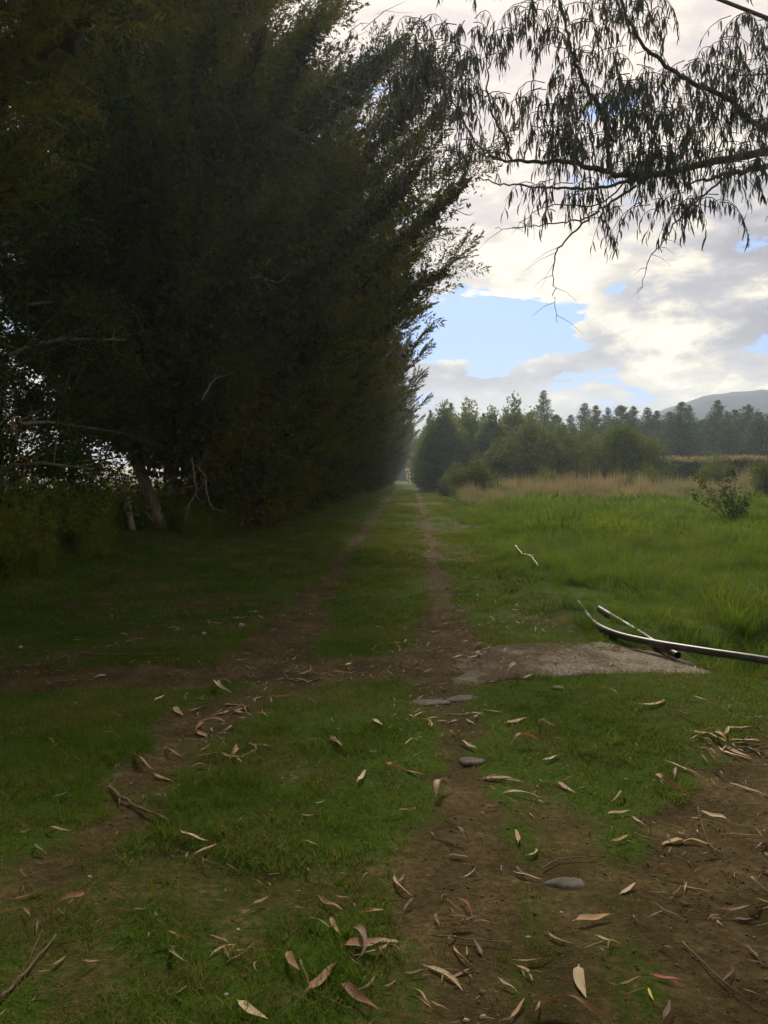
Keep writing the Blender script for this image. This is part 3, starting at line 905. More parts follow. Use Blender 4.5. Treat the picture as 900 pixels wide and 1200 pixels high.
# ------------------------------------------------------------------ slab, stones, sticks, pipes
def slab_mat():
    m, t = mat('muddy_concrete')
    pos = t.n('ShaderNodeNewGeometry').outputs['Position']
    n1 = t.noise(pos, 2.4, 8, .6); n2 = t.noise(pos, 30, 7, .65); n3 = t.noise(pos, 120, 4)
    conc = t.ramp(n2, [(.35, (.12, .105, .075)), (.5, (.19, .165, .122)), (.66, (.27, .24, .185))])
    mud = t.ramp(n2, [(.35, (.035, .024, .012)), (.5, (.066, .046, .024)), (.66, (.105, .077, .044))])
    sx = t.n('ShaderNodeSeparateXYZ', None, Vector=pos)
    g = t.m('ADD', t.m('MULTIPLY', t.m('SUBTRACT', 2.2, sx.outputs[0]), .42), t.m('MULTIPLY', t.m('SUBTRACT', n1, .5), 2.6))
    g = t.m('ADD', g, t.m('MULTIPLY', t.m('SUBTRACT', sx.outputs[1], 6.25), .30))
    f = t.n('ShaderNodeMapRange', {'interpolation_type': 'SMOOTHSTEP'}, Value=g, i1=-.05, i2=.75).outputs[0]
    col = t.mix(f, conc, mud)
    b = t.n('ShaderNodeBump', None, Strength=.9, Distance=.02, Height=t.m('ADD', n2, t.m('MULTIPLY', n3, .4)))
    p = t.n('ShaderNodeBsdfPrincipled', None, Base_Color=col, Roughness=.9, Normal=b.outputs[0])
    p.inputs['Specular IOR Level'].default_value = .08
    t.n('ShaderNodeOutputMaterial', None, Surface=p.outputs[0])
    return m
top = [P(*p) for p in ((430, 786), (500, 768), (575, 757), (640, 752), (700, 752), (748, 758), (795, 772), (838, 788))]
bot = [P(*p) for p in ((430, 804), (510, 801), (575, 797), (640, 792), (700, 791), (750, 790), (795, 791), (836, 793))]
def plate(name, ring_top, ring_bot, n_, m_, thick, zt, material, amp=.01, **kw):
    rt = np.array(ring_top); rb = np.array(ring_bot)
    u = np.linspace(0, 1, n_); ui = np.linspace(0, 1, len(rt))
    T = np.stack([np.interp(u, ui, rt[:, 0]), np.interp(u, ui, rt[:, 1])], 1)
    B = np.stack([np.interp(u, ui, rb[:, 0]), np.interp(u, ui, rb[:, 1])], 1)
    T[:, 1] += (vnoise(T[:, 0], u * 0, 7, 3) - .5) * .05; B[:, 1] += (vnoise(B[:, 0], u * 0, 9, 6) - .5) * .07
    v = np.linspace(0, 1, m_)
    g = T[None] * v[:, None, None] + B[None] * (1 - v)[:, None, None]
    e = np.minimum(np.minimum(v, 1 - v)[:, None] * m_, np.minimum(u, 1 - u)[None] * n_ * .6)
    z = zt(g[..., 0], g[..., 1]) + (fbm(g[..., 0], g[..., 1], 5, 4) - .5) * amp * 2 - np.exp(-e * 1.5) * .018
    topv = np.concatenate([g, z[..., None]], -1)
    botv = topv.copy(); botv[..., 2] -= thick
    allv = np.concatenate([topv.reshape(-1, 3), botv.reshape(-1, 3)])
    gi = np.arange(n_ * m_).reshape(m_, n_); N_ = n_ * m_
    qs = np.stack([gi[:-1, :-1], gi[:-1, 1:], gi[1:, 1:], gi[1:, :-1]], -1).reshape(-1, 4)
    loop = list(gi[0, :]) + list(gi[1:, -1]) + list(gi[-1, ::-1][1:]) + list(gi[::-1, 0][1:])
    side = [(a + N_, b + N_, b, a) for a, b in zip(loop[:-1], loop[1:])]
    mb = MB(); mb.quads(allv, np.concatenate([qs, qs[:, ::-1] + N_, np.array(side)]))
    return mb.obj(name, material, smooth=False, **kw)
plate('concrete_slab', top, bot, 70, 24, .17, lambda x, y: gz(np.minimum(x, 2.0), y) * .5 + .012 - .035 * (1 - sstep(.3, 1.0, x)), slab_mat(),
      label='worn muddy concrete slab bridging the ditch, its pale end at the right', cat='slab')

def rock(name, px, py, w_, d_, h_, seed, material, sink=.3, **kw):
    g = np.random.default_rng(seed)
    mb = MB(); nu, nv = 16, 11
    vs = []
    ph = g.random(4) * 6
    for j in range(nv + 1):
        th = math.pi * j / nv
        for i in range(nu):
            a = 2 * math.pi * i / nu
            rr = 1 + .15 * math.sin(2 * a + ph[0]) + .10 * math.sin(3 * a + ph[1]) + .06 * math.sin(5 * a + ph[3]) + .012 * g.normal()
            vs.append((w_ / 2 * rr * math.sin(th) ** .6 * math.cos(a), d_ / 2 * rr * math.sin(th) ** .6 * math.sin(a), h_ / 2 * math.cos(th) * (1 + .1 * math.sin(a + ph[2]))))
    qd = []
    for j in range(nv):
        for i in range(nu):
            i2 = (i + 1) % nu
            qd.append((j * nu + i, (j + 1) * nu + i, (j + 1) * nu + i2, j * nu + i2))
    qd = np.array(qd); f_ = np.concatenate([qd[:, [0, 1, 2]], qd[:, [0, 2, 3]]])
    f_ = np.where(f_ < nu, 0, f_); f_ = np.where(f_ >= nv * nu, nv * nu, f_)
    f_ = f_[(f_[:, 0] != f_[:, 1]) & (f_[:, 1] != f_[:, 2]) & (f_[:, 0] != f_[:, 2])]
    mb.add(vs, f_)
    p = G(px, py)
    o = mb.obj(name, material, smooth=True, loc=(p[0], p[1], p[2] + h_ * (.5 - sink)), **kw)
    o.rotation_euler = (0, 0, g.normal() * .15)
    return o
rock('stone', 664, 1027, .15, .085, .034, 1, M['stone'], .47, label='flat smooth grey stone set in the grass right of the middle dirt', cat='stone')
rock('stone', 552, 886, .13, .12, .026, 2, M['stone'], .44, label='flat brown grey stone sunk in the middle dirt below the slab', cat='stone')
rock('stone', 500, 818, .30, .16, .03, 3, M['stone'], .42, label='left of two flat stones set in the dirt before the slab', cat='stone')
rock('stone', 542, 812, .28, .13, .03, 4, M['stone'], .42, label='right of two flat stones set in the dirt before the slab', cat='stone')
rock('stone', 654, 805, .11, .09, .035, 5, M['stone'], .4, label='small flat stone in the grass just below the slab', cat='stone')
for i, (px, py, s, lab) in enumerate([(619, 1089, .016, 'small pale pebble on the dirt left of the orange tan leaf'),
        (486, 945, .02, 'small pale pebble by the wavy leaf on the middle dirt'), (566, 1186, .02, 'small grey pebble at the bottom edge on dirt'),
        (546, 1190, .017, 'small grey pebble at the bottom edge left of its twin'), (697, 918, .018, 'pale pebble alone in the grass above the right bare earth'),
        (734, 898, .018, 'pale pebble in the grass near the crumpled tan leaf'), (658, 1060, .014, 'tiny pale pebble just below the flat grey stone'),
        (24, 757, .05, 'white scrap of stone lying in the dark left verge'), (122, 883, .022, 'white pebble in the dark left grass'),
        (105, 1033, .018, 'pale pebble on the left dirt'), (279, 1084, .015, 'tiny pale pebble in the lower left grass'), (265, 1168, .016, 'pale pebble in the bottom left grass'),
        (283, 735, .07, 'white crumpled scrap in the grass left of the left track'), (239, 745, .05, 'pale scrap in the grass left of the white crumpled one')]):
    rock('pebble', px, py, s, s * .8, s * .6, 30 + i, M['pebble'], .4 - .3 * (s > .04), label=lab, cat='pebble')

def stick(name, pts, r0, r1, material, sides=6, lift=.015, side_twigs=0, seed=0, ground_=True, **kw):
    g = np.random.default_rng(seed)
    w_ = []
    for p in pts:
        a = P(*p); w_.append((a[0], a[1], float(gz(a[0], a[1])) + lift))
    w_ = np.array(w_); t = np.linspace(0, 1, len(w_)); tt = np.linspace(0, 1, len(w_) * 4)
    s = np.stack([np.interp(tt, t, w_[:, k]) for k in range(3)], 1)
    for _ in range(2):
        s[1:-1] = (s[:-2] + 2 * s[1:-1] + s[2:]) / 4
    s[1:-1] += g.normal(size=s[1:-1].shape) * r0 * .4
    base = s[0].copy()
    mb = MB(); mb.tube(s - base, np.linspace(r0, r1, len(s)) * (1 + .15 * g.normal(size=len(s))), sides)
    for _ in range(side_twigs):
        i = g.integers(2, len(s) - 2); d = nrm(s[i + 1] - s[i]) + g.normal(size=3) * .6; d[2] = abs(d[2]) * .5
        l = .1 + .15 * g.random()
        mb.tube([s[i] - base, s[i] - base + nrm(d) * l * .5, s[i] - base + nrm(d) * l + np.array([0, 0, -.01])], [r1, r1 * .7, r1 * .3], 4)
    return mb.obj(name, material, smooth=True, loc=base, **kw)
stick('stick', [(128, 926), (155, 948), (200, 974)], .009, .006, M['stick'], side_twigs=2, seed=3, label='brown forked stick slanting across the left dirt and grass', cat='stick')
stick('stick', [(0, 1185), (30, 1150), (66, 1108)], .006, .003, M['stick'], side_twigs=1, seed=4, label='thin dark stick in the bottom left corner', cat='stick')
stick('twig', [(636, 1012), (655, 1000), (700, 996)], .004, .002, M['stick'], seed=5, label='thin curved twig just above the flat grey stone', cat='twig')
stick('twig', [(505, 1090), (560, 1094), (600, 1098)], .003, .002, M['stick'], seed=6, label='long dark twig lying level on the middle dirt', cat='twig')
stick('twig', [(865, 870), (900, 868)], .005, .003, M['stick'], seed=7, label='short brown twig at the right edge above the bare earth', cat='twig')
stick('twig', [(818, 930), (830, 985), (880, 1010)], .003, .0015, M['stick'], seed=8, label='thin bent twig on the right bare earth', cat='twig')
stick('twig', [(800, 1100), (850, 1150), (880, 1170)], .004, .002, M['stick'], seed=9, label='dark twig slanting down the right bare earth near the bottom', cat='twig')
stick('twig', [(352, 1130), (365, 1165), (420, 1190)], .004, .002, M['stick'], seed=10, side_twigs=2, label='dark twig beside the widest reddish leaf at the bottom', cat='twig')
stick('twig', [(90, 765), (160, 770), (240, 768)], .008, .004, M['stick'], seed=11, side_twigs=3, label='dead twig lying level in the litter at far left', cat='twig')
stick('stick', [(604, 650), (612, 664), (622, 676), (630, 686)], .014, .007, M['pale'], lift=.16, side_twigs=2, seed=12, label='thin pale peeled stick lying on the grass edge of the field', cat='stick')

def spline(pts, n=60):
    p = np.array(pts, float); m_ = len(p)
    t = np.linspace(0, m_ - 1, n); out = []
    pp = np.concatenate([[2 * p[0] - p[1]], p, [2 * p[-1] - p[-2]]])
    for u in t:
        i = min(int(u), m_ - 2); f = u - i
        a, b, c, d = pp[i], pp[i + 1], pp[i + 2], pp[i + 3]
        out.append(.5 * ((2 * b) + (-a + c) * f + (2 * a - 5 * b + 4 * c - d) * f * f + (-a + 3 * b - 3 * c + d) * f ** 3))
    return np.array(out)
def gp(px, py, h=0.0):
    """where the ray meets a height h above flat ground"""
    p = P(px, py) * ((CAM_H - h) / CAM_H)
    return (p[0], p[1], h)
PR = .031
def hollow_pipe(parent, name, path, r, open_end=True):
    mb = MB(); mb.tube(path, r, 14, cap=False)
    o = mb.obj(name, M['pipe'], parent, smooth=True)
    if open_end:
        d = nrm(path[-1] - path[-2])
        a = nrm(np.cross(d, (0, 0, 1))); b = np.cross(d, a)
        ang = np.arange(14) * 2 * np.pi / 14
        ring = lambda rr, off: path[-1] + d * off + rr * (np.cos(ang)[:, None] * a + np.sin(ang)[:, None] * b)
        v = np.concatenate([ring(r, .0005), ring(r * .8, .0005), ring(r * .78, -.12), [path[-1] - d * .12]])
        f = []
        for k in range(14):
            k2 = (k + 1) % 14
            f += [(k, k2, 14 + k2), (k, 14 + k2, 14 + k), (14 + k, 14 + k2, 28 + k2), (14 + k, 28 + k2, 28 + k), (28 + k, 28 + k2, 42)]
        m2 = MB(); m2.add(v, f); m2.obj('pipe_mouth', M['pipe_in'], parent)
    return o
t_ = empty('water_pipe', (2.3, 7.2, 0), label='long black plastic pipe curving across the slab from the right edge', cat='pipe')
path = spline([gp(648, 686, .03), gp(668, 697, .06), gp(682, 712, .07), gp(696, 730, .07), gp(722, 743, .08), gp(765, 753, .10), gp(820, 762, .12), gp(900, 774, .13), gp(990, 790, .10), gp(1120, 815, .04)], 90)
o = hollow_pipe(t_, 'pipe_wall', path - np.array([2.3, 7.2, 0]), PR)
t_ = empty('water_pipe', (2.2, 7.0, 0), label='shorter black pipe under the long one, its open end resting on the slab', cat='pipe')
path2 = spline([gp(702, 713, .10), gp(720, 724, .09), gp(745, 739, .07), gp(770, 755, .062), gp(794, 768, .062)], 40)
hollow_pipe(t_, 'pipe_wall', path2 - np.array([2.2, 7.0, 0]), PR * .98)

# fence posts at the left
def post(px, py, h, lean, w_, lab, D=None, seed=0):
    p = G(px, py); g = np.random.default_rng(seed)
    mb = MB(); n_ = 7
    pts = [(lean[0] * t * h, lean[1] * t * h, -.3 + (h + .3) * t) for t in np.linspace(0, 1, n_)]
    mb.tube(pts, w_ * (1 + .1 * g.normal(size=n_)), 8)
    root = mb.obj('fence_post', M['post'], smooth=False, loc=p, label=lab, cat='post', group='old fence posts on the left')
post(158, 634, 1.05, (-.22, .0, 0), .08, 'stout dark fence post leaning left in the weeds near the leaning trunk', seed=1)
post(76, 640, .7, (-.3, 0, 0), .06, 'short pale broken fence post half sunk in the left weeds', seed=2)

# ------------------------------------------------------------------ trees
def frond(seed, L_=1.0, fine=1.0, n_s=14, k_leaf=4, wl=.08, ww=.026):
    g = np.random.default_rng(seed)
    v, f = [], []
    def leaf(c, d, l, wd):
        s = nrm(np.cross(d, g.normal(size=3)))
        i = len(v)
        v.extend([c - s * wd * .5, c + s * wd * .5, c + d * l]); f.append((i, i + 1, i + 2))
    for s_ in np.linspace(.06, 1, n_s):
        c = np.array([s_, 0, .10 * s_ * s_ - .02])
        for sd in (-1, 1):
            ln = (.34 * (1 - s_) ** .8 + .07) * (.7 + .6 * g.random())
            a = R(38 + 14 * g.normal() * .6)
            d = nrm((math.cos(a), sd * math.sin(a), .12 * g.normal() + .08))
            for k in range(k_leaf):
                t = (k + .3 * g.random()) / k_leaf
                dd = nrm(d + g.normal(size=3) * .32)
                leaf(c + d * ln * t, dd, wl * (.7 + .6 * g.random()), ww * (.7 + .6 * g.random()))
    leaf(np.array([1, 0, .08]), nrm((1, 0, .3)), wl * 1.2, ww * .8)
    return np.array(v) * L_, np.array(f)

def orient(dirs, rolls):
    """rotation matrices with x along dirs, z near up, rolled"""
    d = nrm(dirs); up = np.array([0, 0, 1.0])
    y = nrm(np.cross(np.broadcast_to(up, d.shape), d)); z = np.cross(d, y)
    c, s = np.cos(rolls)[:, None], np.sin(rolls)[:, None]
    y2 = y * c + z * s; z2 = -y * s + z * c
    return np.stack([d, y2, z2], 2)

def place(mb, tv, tf, mats, pos, scl):
    n_ = len(pos); m_ = len(tv)
    v = np.einsum('nij,mj->nmi', mats, tv) * scl[:, None, None] + pos[:, None, :]
    f = tf[None] + (np.arange(n_) * m_)[:, None, None]
    mb.add(v.reshape(-1, 3), f.reshape(-1, 3))

def quad_fill(mb, pos, size, g, flat=0.0):
    n_ = len(pos)
    a = nrm(g.normal(size=(n_, 3)) + np.array([0, 0, -flat])); b = nrm(np.cross(a, g.normal(size=(n_, 3))))
    s = size * (.6 + .8 * g.random((n_, 1)))
    v = np.stack([pos - b * s * .5, pos + b * s * .5, pos + a * s], 1)
    mb.add(v.reshape(-1, 3), np.arange(n_ * 3).reshape(-1, 3))

def cypress_data(seed, H, prof_path, prof_field, n_limb=110, per=26, wl=.10, ww=.032, fill=5000, base_h=0.0, fs=1.0, flen=1.0, lean=0.0, fill2=0):
    """prof_*: [(height, reach)] on the lane side (+x) and the other sides"""
    g = np.random.default_rng(seed)
    fr = [frond(seed * 10 + i, 1.0, wl=wl, ww=ww) for i in range(5)]
    crown = MB(); inner = MB(); wood = MB()
    hp = np.array(prof_path); hf = np.array(prof_field)
    wood.tube([(-lean * math.sin(math.pi * t), 0, -.3 + (H * .93 + .3) * t) for t in np.linspace(0, 1, 9)], np.linspace((.17 if lean else .24) * fs, .04, 9), 8)
    P0, D0, S0 = [], [], []
    ht = base_h + (H - base_h) * (np.arange(n_limb) + g.random(n_limb)) / n_limb
    for i in range(n_limb):
        h = ht[i]; az = i * 2.39996 + g.normal() * .3
        wgt = .5 + .5 * math.cos(az)
        wgt = wgt ** 1.2
        reach = (np.interp(h, hp[:, 0], hp[:, 1]) * wgt + np.interp(h, hf[:, 0], hf[:, 1]) * (1 - wgt)) * (.78 + .3 * g.random())
        rise = (.55 + .25 * g.random()) * (.35 + .65 * min(1, h / 5))
        h0 = max(h - reach * rise, .25 + .4 * g.random(), h * .25)
        o = np.array([math.cos(az), math.sin(az), 0])
        s = np.linspace(0, 1, 7)
        sidew = np.array([-o[1], o[0], 0]) * g.normal() * .12 * reach
        pts = np.array([o * reach * t + sidew * t * t + np.array([0, 0, h0 + (h - h0) * (t ** 1.25)]) for t in s])
        wood.tube(pts[:6], np.linspace(.055, .012, 6) * fs, 4, False)
        m_ = int(per * (.5 + .5 * reach / 4))
        tt = 1 - (1 - .30) * g.random(m_) ** 1.15
        c = np.stack([np.interp(tt, s, pts[:, k]) for k in range(3)], 1) + np.array([0, 0, 1.0]) * (.10 * g.random((m_, 1)) * reach * .5)
        ld = nrm(pts[-1] - pts[3])
        dirs = ld[None] * (.5 + .9 * tt[:, None]) + g.normal(size=(m_, 3)) * .5 + o * .25 + np.array([0, 0, .22 * (h > 2)])
        P0.append(c + g.normal(size=(m_, 3)) * .12 * reach * .5 * (1.1 - tt)[:, None]); D0.append(dirs); S0.append((.65 + .7 * g.random(m_)) * (.75 + .35 * min(1, reach / 3)) * flen)
        # tip plume
        P0.append(pts[-1:] - ld * .5); D0.append(ld[None] + np.array([[0, 0, .15]])); S0.append(np.array([1.0 * flen]))
        if fill2:
            k2 = int(fill2 / n_limb * (.3 + .7 * reach / 5)); t2 = .3 + .68 * g.random(k2)
            c2 = np.stack([np.interp(t2, s, pts[:, k]) for k in range(3)], 1) + g.normal(size=(k2, 3)) * (.20 + .30 * (1 - t2))[:, None] + np.array([0, 0, .12])
            quad_fill(crown, c2, .10, g, -.3)
        kf = int(fill / n_limb * (.4 + .6 * reach / 4))
        ti = .12 + .86 * g.random(kf) ** .75
        ci = np.stack([np.interp(ti, s, pts[:, k]) for k in range(3)], 1) + g.normal(size=(kf, 3)) * (.32 * (1.08 - ti))[:, None]
        quad_fill(inner, ci, .15, g)
    tw = MB()
    for i in range(230):
        az = g.normal() * .9; h = .8 + (H * .75) * g.random(); rr = (np.interp(h, hp[:, 0], hp[:, 1])) * (.45 + .5 * g.random())
        p_ = np.array([math.cos(az) * rr, math.sin(az) * rr, h]); d_ = nrm(np.array([math.cos(az), math.sin(az), g.normal() * .5]) + g.normal(size=3) * .7)
        l_ = .4 + .9 * g.random(); q_ = p_ + d_ * l_ * .5 + g.normal(size=3) * .05
        tw.tube([p_, q_, p_ + d_ * l_ + np.array([0, 0, -.1 * l_])], [.011, .008, .003], 3, False)
        for _k in range(2):
            e_ = nrm(d_ + g.normal(size=3) * .7); tw.tube([q_, q_ + e_ * l_ * .3, q_ + e_ * l_ * .5 + g.normal(size=3) * .04], [.006, .004, .002], 3, False)
    P0 = np.concatenate(P0); D0 = np.concatenate(D0); S0 = np.concatenate(S0)
    which = g.integers(0, 5, len(P0)); mats = orient(D0, g.normal(size=len(P0)) * .7)
    for k in range(5):
        q_ = which == k
        place(crown, fr[k][0], fr[k][1], mats[q_], P0[q_], S0[q_])
    return wood.mesh('trunk', M['bark'], True), crown.mesh('crown', M['cypress']), inner.mesh('inner_foliage', M['cypress_in']), tw.mesh('bare_twigs', M['stick'])

PP_BIG = [(0, .9), (2, 1.5), (3, 3.6), (4.4, 5.7), (5.5, 6.7), (7, 7.7), (8.2, 7.8), (9.5, 6.4), (11, 5.6), (13, 4.2), (15.5, 1.2)]
PP_ROW = [(0, .9), (1, 1.2), (3, 2.5), (5, 4.2), (7, 5.2), (9, 5.3), (11, 4.0), (13, 2.6), (15, .8)]
PF = [(0, 1.0), (2, 2.0), (5, 3.4), (8, 3.8), (11, 3.0), (13, 2.0), (15.5, .7)]
T_big = cypress_data(1, 15.5, PP_BIG, PF, 120, 54, wl=.08, ww=.028, fill=52000, base_h=2.3, lean=1.7, fill2=90000)
T_row = cypress_data(2, 15, PP_ROW, PF, 90, 34, wl=.085, ww=.03, fill=24000, fill2=50000)
T_row2 = cypress_data(3, 14, PP_ROW, PF, 100, 15, wl=.13, ww=.05, fill=14000)
PN = [(0, .5), (2.5, 1.5), (4, 4.0), (6, 5.0), (9, 5.5), (12, 3.5), (15, 1)]
T_near = cypress_data(4, 15, PN, PN, 130, 22, wl=.08, ww=.026, fill=14000, base_h=2.6)

def tree(data, x, y, rz, s, label, mir=1, group=None, name='cypress_tree', cat='tree', names=('trunk', 'crown', 'inner_foliage', 'bare_twigs'), tilt=(0, 0)):
    t = empty(name, (x, y, float(gz(x, y))), rz, label=label, cat=cat, group=group)
    t.rotation_euler = (tilt[0], tilt[1], rz)
    t.scale = (s, s * mir, s)
    for nm, me in zip(names, data):
        o = link(nm, me, t)
        if nm in ('crown', 'inner_foliage', 'bare_twigs'): o['kind'] = 'stuff'
    return t
def rowx(y, lat=-5.0): return lat + .04 * y - .47
RG = 'cypress trees in the row left of the lane'
tree(T_near, -6.6, 5.0, .5, 1.0, 'nearest cypress beyond the left edge, its boughs hanging into the top left', group=RG)
tree(T_near, -9.6, 10.5, 2.2, .95, 'cypress at the left edge behind the near boughs, second in the row', mir=-1, group=RG)
tree(T_big, -5.35, 19.5, 0, 1.0, 'tall cypress on a leaning pale trunk, boughs sweeping furthest over the lane', group=RG)
tree(T_row, rowx(23, -4.7), 23, .15, 1.02, 'cypress just past the leaning trunk, skirted to the ground, dead twigs at its foot', group=RG)
tree(T_row, rowx(27, -5.0), 27, -.1, 1.0, 'second cypress past the leaning trunk in the left row', mir=-1, group=RG)
for i, yv in enumerate([31, 35.5, 40, 45, 51, 58, 66, 75, 85, 96, 108, 121, 135, 150]):
    tree(T_row2, rowx(yv, -5.0 + .3 * math.sin(i * 2.1)), yv, .2 * math.sin(i * 1.7), .95 + .12 * math.sin(i * 2.9), (['third', 'fourth', 'fifth', 'sixth', 'seventh', 'eighth'][i] + ' cypress past the leaning trunk in the left row') if i < 6 else 'dark cypress in the far part of the left row near the lane end', mir=1 if i % 2 else -1, group=RG)

# back of the row behind the camera's left, keeps the foreground in shade
tree(T_near, -6.9, -8, 1.0, 1.05, 'cypress of the left row standing behind the viewer, outside the frame', mir=-1, group=RG)

# broadleaf tree with sky showing through, at the left edge
def twig_leaves(mb, wood, p0, d, ln, n_, g, ls=.07, droop=.2, lw=.4):
    pts = [p0 + d * ln * t + np.array([0, 0, -droop * ln * t * t]) for t in np.linspace(0, 1, 4)]
    if wood is not None: wood.tube(pts, [.008, .006, .004, .002], 3, False)
    t = g.random(n_); pts = np.array(pts)
    c = np.stack([np.interp(t, np.linspace(0, 1, 4), pts[:, k]) for k in range(3)], 1) + g.normal(size=(n_, 3)) * .05
    a = nrm(g.normal(size=(n_, 3)) * .8 + d * .6 + np.array([0, 0, -.3])); b = nrm(np.cross(a, g.normal(size=(n_, 3))))
    l = ls * (.7 + .6 * g.random((n_, 1)))
    v = np.stack([c, c + a * l * .5 + b * l * lw, c + a * l, c + a * l * .5 - b * l * lw], 1).reshape(-1, 3)
    k = np.arange(n_)[:, None] * 4
    mb.add(v, np.concatenate([k + [0, 1, 2], k + [0, 2, 3]]))

def branch_tree(seed, H, rad, n_main, n_sub, n_tw, leaves, ls, zlow, tr=.16, squash=1.0, mt='leafy', bark='bark', lw=.4, droop=.2, hollow=.35):
    g = np.random.default_rng(seed); cm = MB(); wd = MB()
    wd.tube([(.15 * math.sin(t * 3), .1 * math.sin(t * 4), -.3 + (H * .75 + .3) * t) for t in np.linspace(0, 1, 8)], np.linspace(tr, tr * .3, 8), 8)
    for i in range(n_main):
        az = i * 2.4 + g.normal() * .3; h0 = zlow * .5 + (H * .7 - zlow * .5) * (i + .5) / n_main
        tip_h = zlow + (H - zlow) * (i + g.random()) / n_main
        fr_ = (tip_h - zlow) / (H - zlow)
        rr = rad * math.sqrt(max(0.12, 1 - (1.7 * fr_ - .75) ** 2)) * (.75 + .35 * g.random())
        e = np.array([math.cos(az) * rr, math.sin(az) * rr * squash, tip_h]); s0 = np.array([0, 0, h0])
        pts = spline([s0, s0 * .5 + e * .5 + np.array([0, 0, .15 * rr]), e], 7)
        wd.tube(pts, np.linspace(tr * .35, .015, 7), 5, False)
        for j in range(n_sub):
            t = hollow + (1 - hollow) * g.random(); c = np.array([np.interp(t, np.linspace(0, 1, 7), pts[:, k]) for k in range(3)])
            d = nrm(nrm(e - s0) * .6 + g.normal(size=3) * .8); ln = rad * .3 * (.5 + g.random())
            c2 = c + d * ln
            wd.tube([c, (c + c2) / 2 + g.normal(size=3) * .04, c2], [.014, .010, .006], 3, False)
            for k in range(n_tw):
                u = .3 + .7 * g.random()
                twig_leaves(cm, None, c + (c2 - c) * u, nrm(d + g.normal(size=3) * .9), .25 + .3 * g.random(), leaves, g, ls, droop, lw)
    return wd.mesh('trunk', M[bark], True), cm.mesh('crown', M[mt])
B1 = branch_tree(11, 9.0, 4.0, 26, 13, 9, 22, .07, 1.25)
tree(B1, -7.6, 13.5, 0, 1.0, 'small leafed tree at the left edge with sky glinting through it', name='broadleaf_tree', names=('trunk', 'crown'))
B2 = branch_tree(12, 5.0, 2.6, 16, 8, 6, 18, .07, .2)
tree(B2, -9.0, 18.5, 1.0, 1.0, 'lower bushy tree behind the fence posts at the left', name='broadleaf_tree', names=('trunk', 'crown'))
tree(B2, -10.4, 22.5, 4.0, .85, 'bushy tree at the far left edge beyond the fence, before the red roofed house', name='broadleaf_tree', names=('trunk', 'crown'))
tree(B2, -8.5, 22.0, 2.5, .72, 'low bushy tree in the gap left of the leaning trunk', name='broadleaf_tree', names=('trunk', 'crown'))

# bare dead branches
def dead_branch(name, root, lines, r, lab, D, **kw):
    mb = MB(); base = PD(*root, D)
    for ln, rr in lines:
        pts = np.array([PD(a, b, D + c) for a, b, c in ln]) - base
        s = spline(pts, len(ln) * 4); g = np.random.default_rng(len(ln))
        s[1:-1] += g.normal(size=s[1:-1].shape) * .01
        mb.tube(s, np.linspace(r * rr, r * rr * .35, len(s)), 5)
    return mb.obj(name, M['dead'], None, smooth=True, loc=base, label=lab, cat='branch', **kw)
dead_branch('dead_branch', (225, 536), [
    ([(225, 536, 0), (228, 558, .1), (230, 577, .15), (222, 592, .1), (217, 612, 0)], 1.0), ([(230, 545, .1), (238, 555, .1), (241, 562, .05), (230, 577, .1)], .8),
    ([(241, 562, .05), (243, 580, 0), (249, 594, -.1), (265, 601, -.2)], .8), ([(230, 580, .1), (236, 590, .2)], .5), ([(222, 592, 0), (216, 596, -.1), (214, 606, 0)], .4)],
    .022, 'pale forked dead branch hanging at the foot of the dark cypresses', 17.6)
for i, (root, ln, lab) in enumerate([
    ((262, 290), [([(240, 300, 0), (255, 290, .2), (270, 283, .3), (287, 268, .1)], .8), ([(252, 292, .2), (262, 275, .3), (259, 252, .2)], .7), ([(255, 290, .2), (256, 262, 0), (248, 240, .1)], .5), ([(262, 288, .2), (280, 292, .3)], .5)],
     'pale bare fork of twigs halfway up the dark cypress'),
    ((310, 320), [([(275, 335, 0), (300, 325, .2), (325, 330, .3), (342, 318, .2)], .8), ([(300, 325, .1), (315, 305, .3), (330, 300, .3)], .6), ([(310, 326, .1), (322, 345, .3)], .5)],
     'bare twigs right of the pale fork in the dark cypress'),
    ((250, 460), [([(236, 470, 0), (250, 446, .1), (262, 440, .1), (275, 437, .1)], .8), ([(250, 446, .1), (256, 430, .1)], .5)], 'short pale twig in the lower foliage above the dead branch'),
    ((190, 610), [([(180, 612, 0), (172, 600, 0), (170, 588, 0)], .5), ([(178, 606, 0), (192, 604, 0)], .4)], 'small bare twig in the weeds beside the leaning trunk')]):
    dead_branch('dead_branch', root, ln, .02, lab, 15.5)

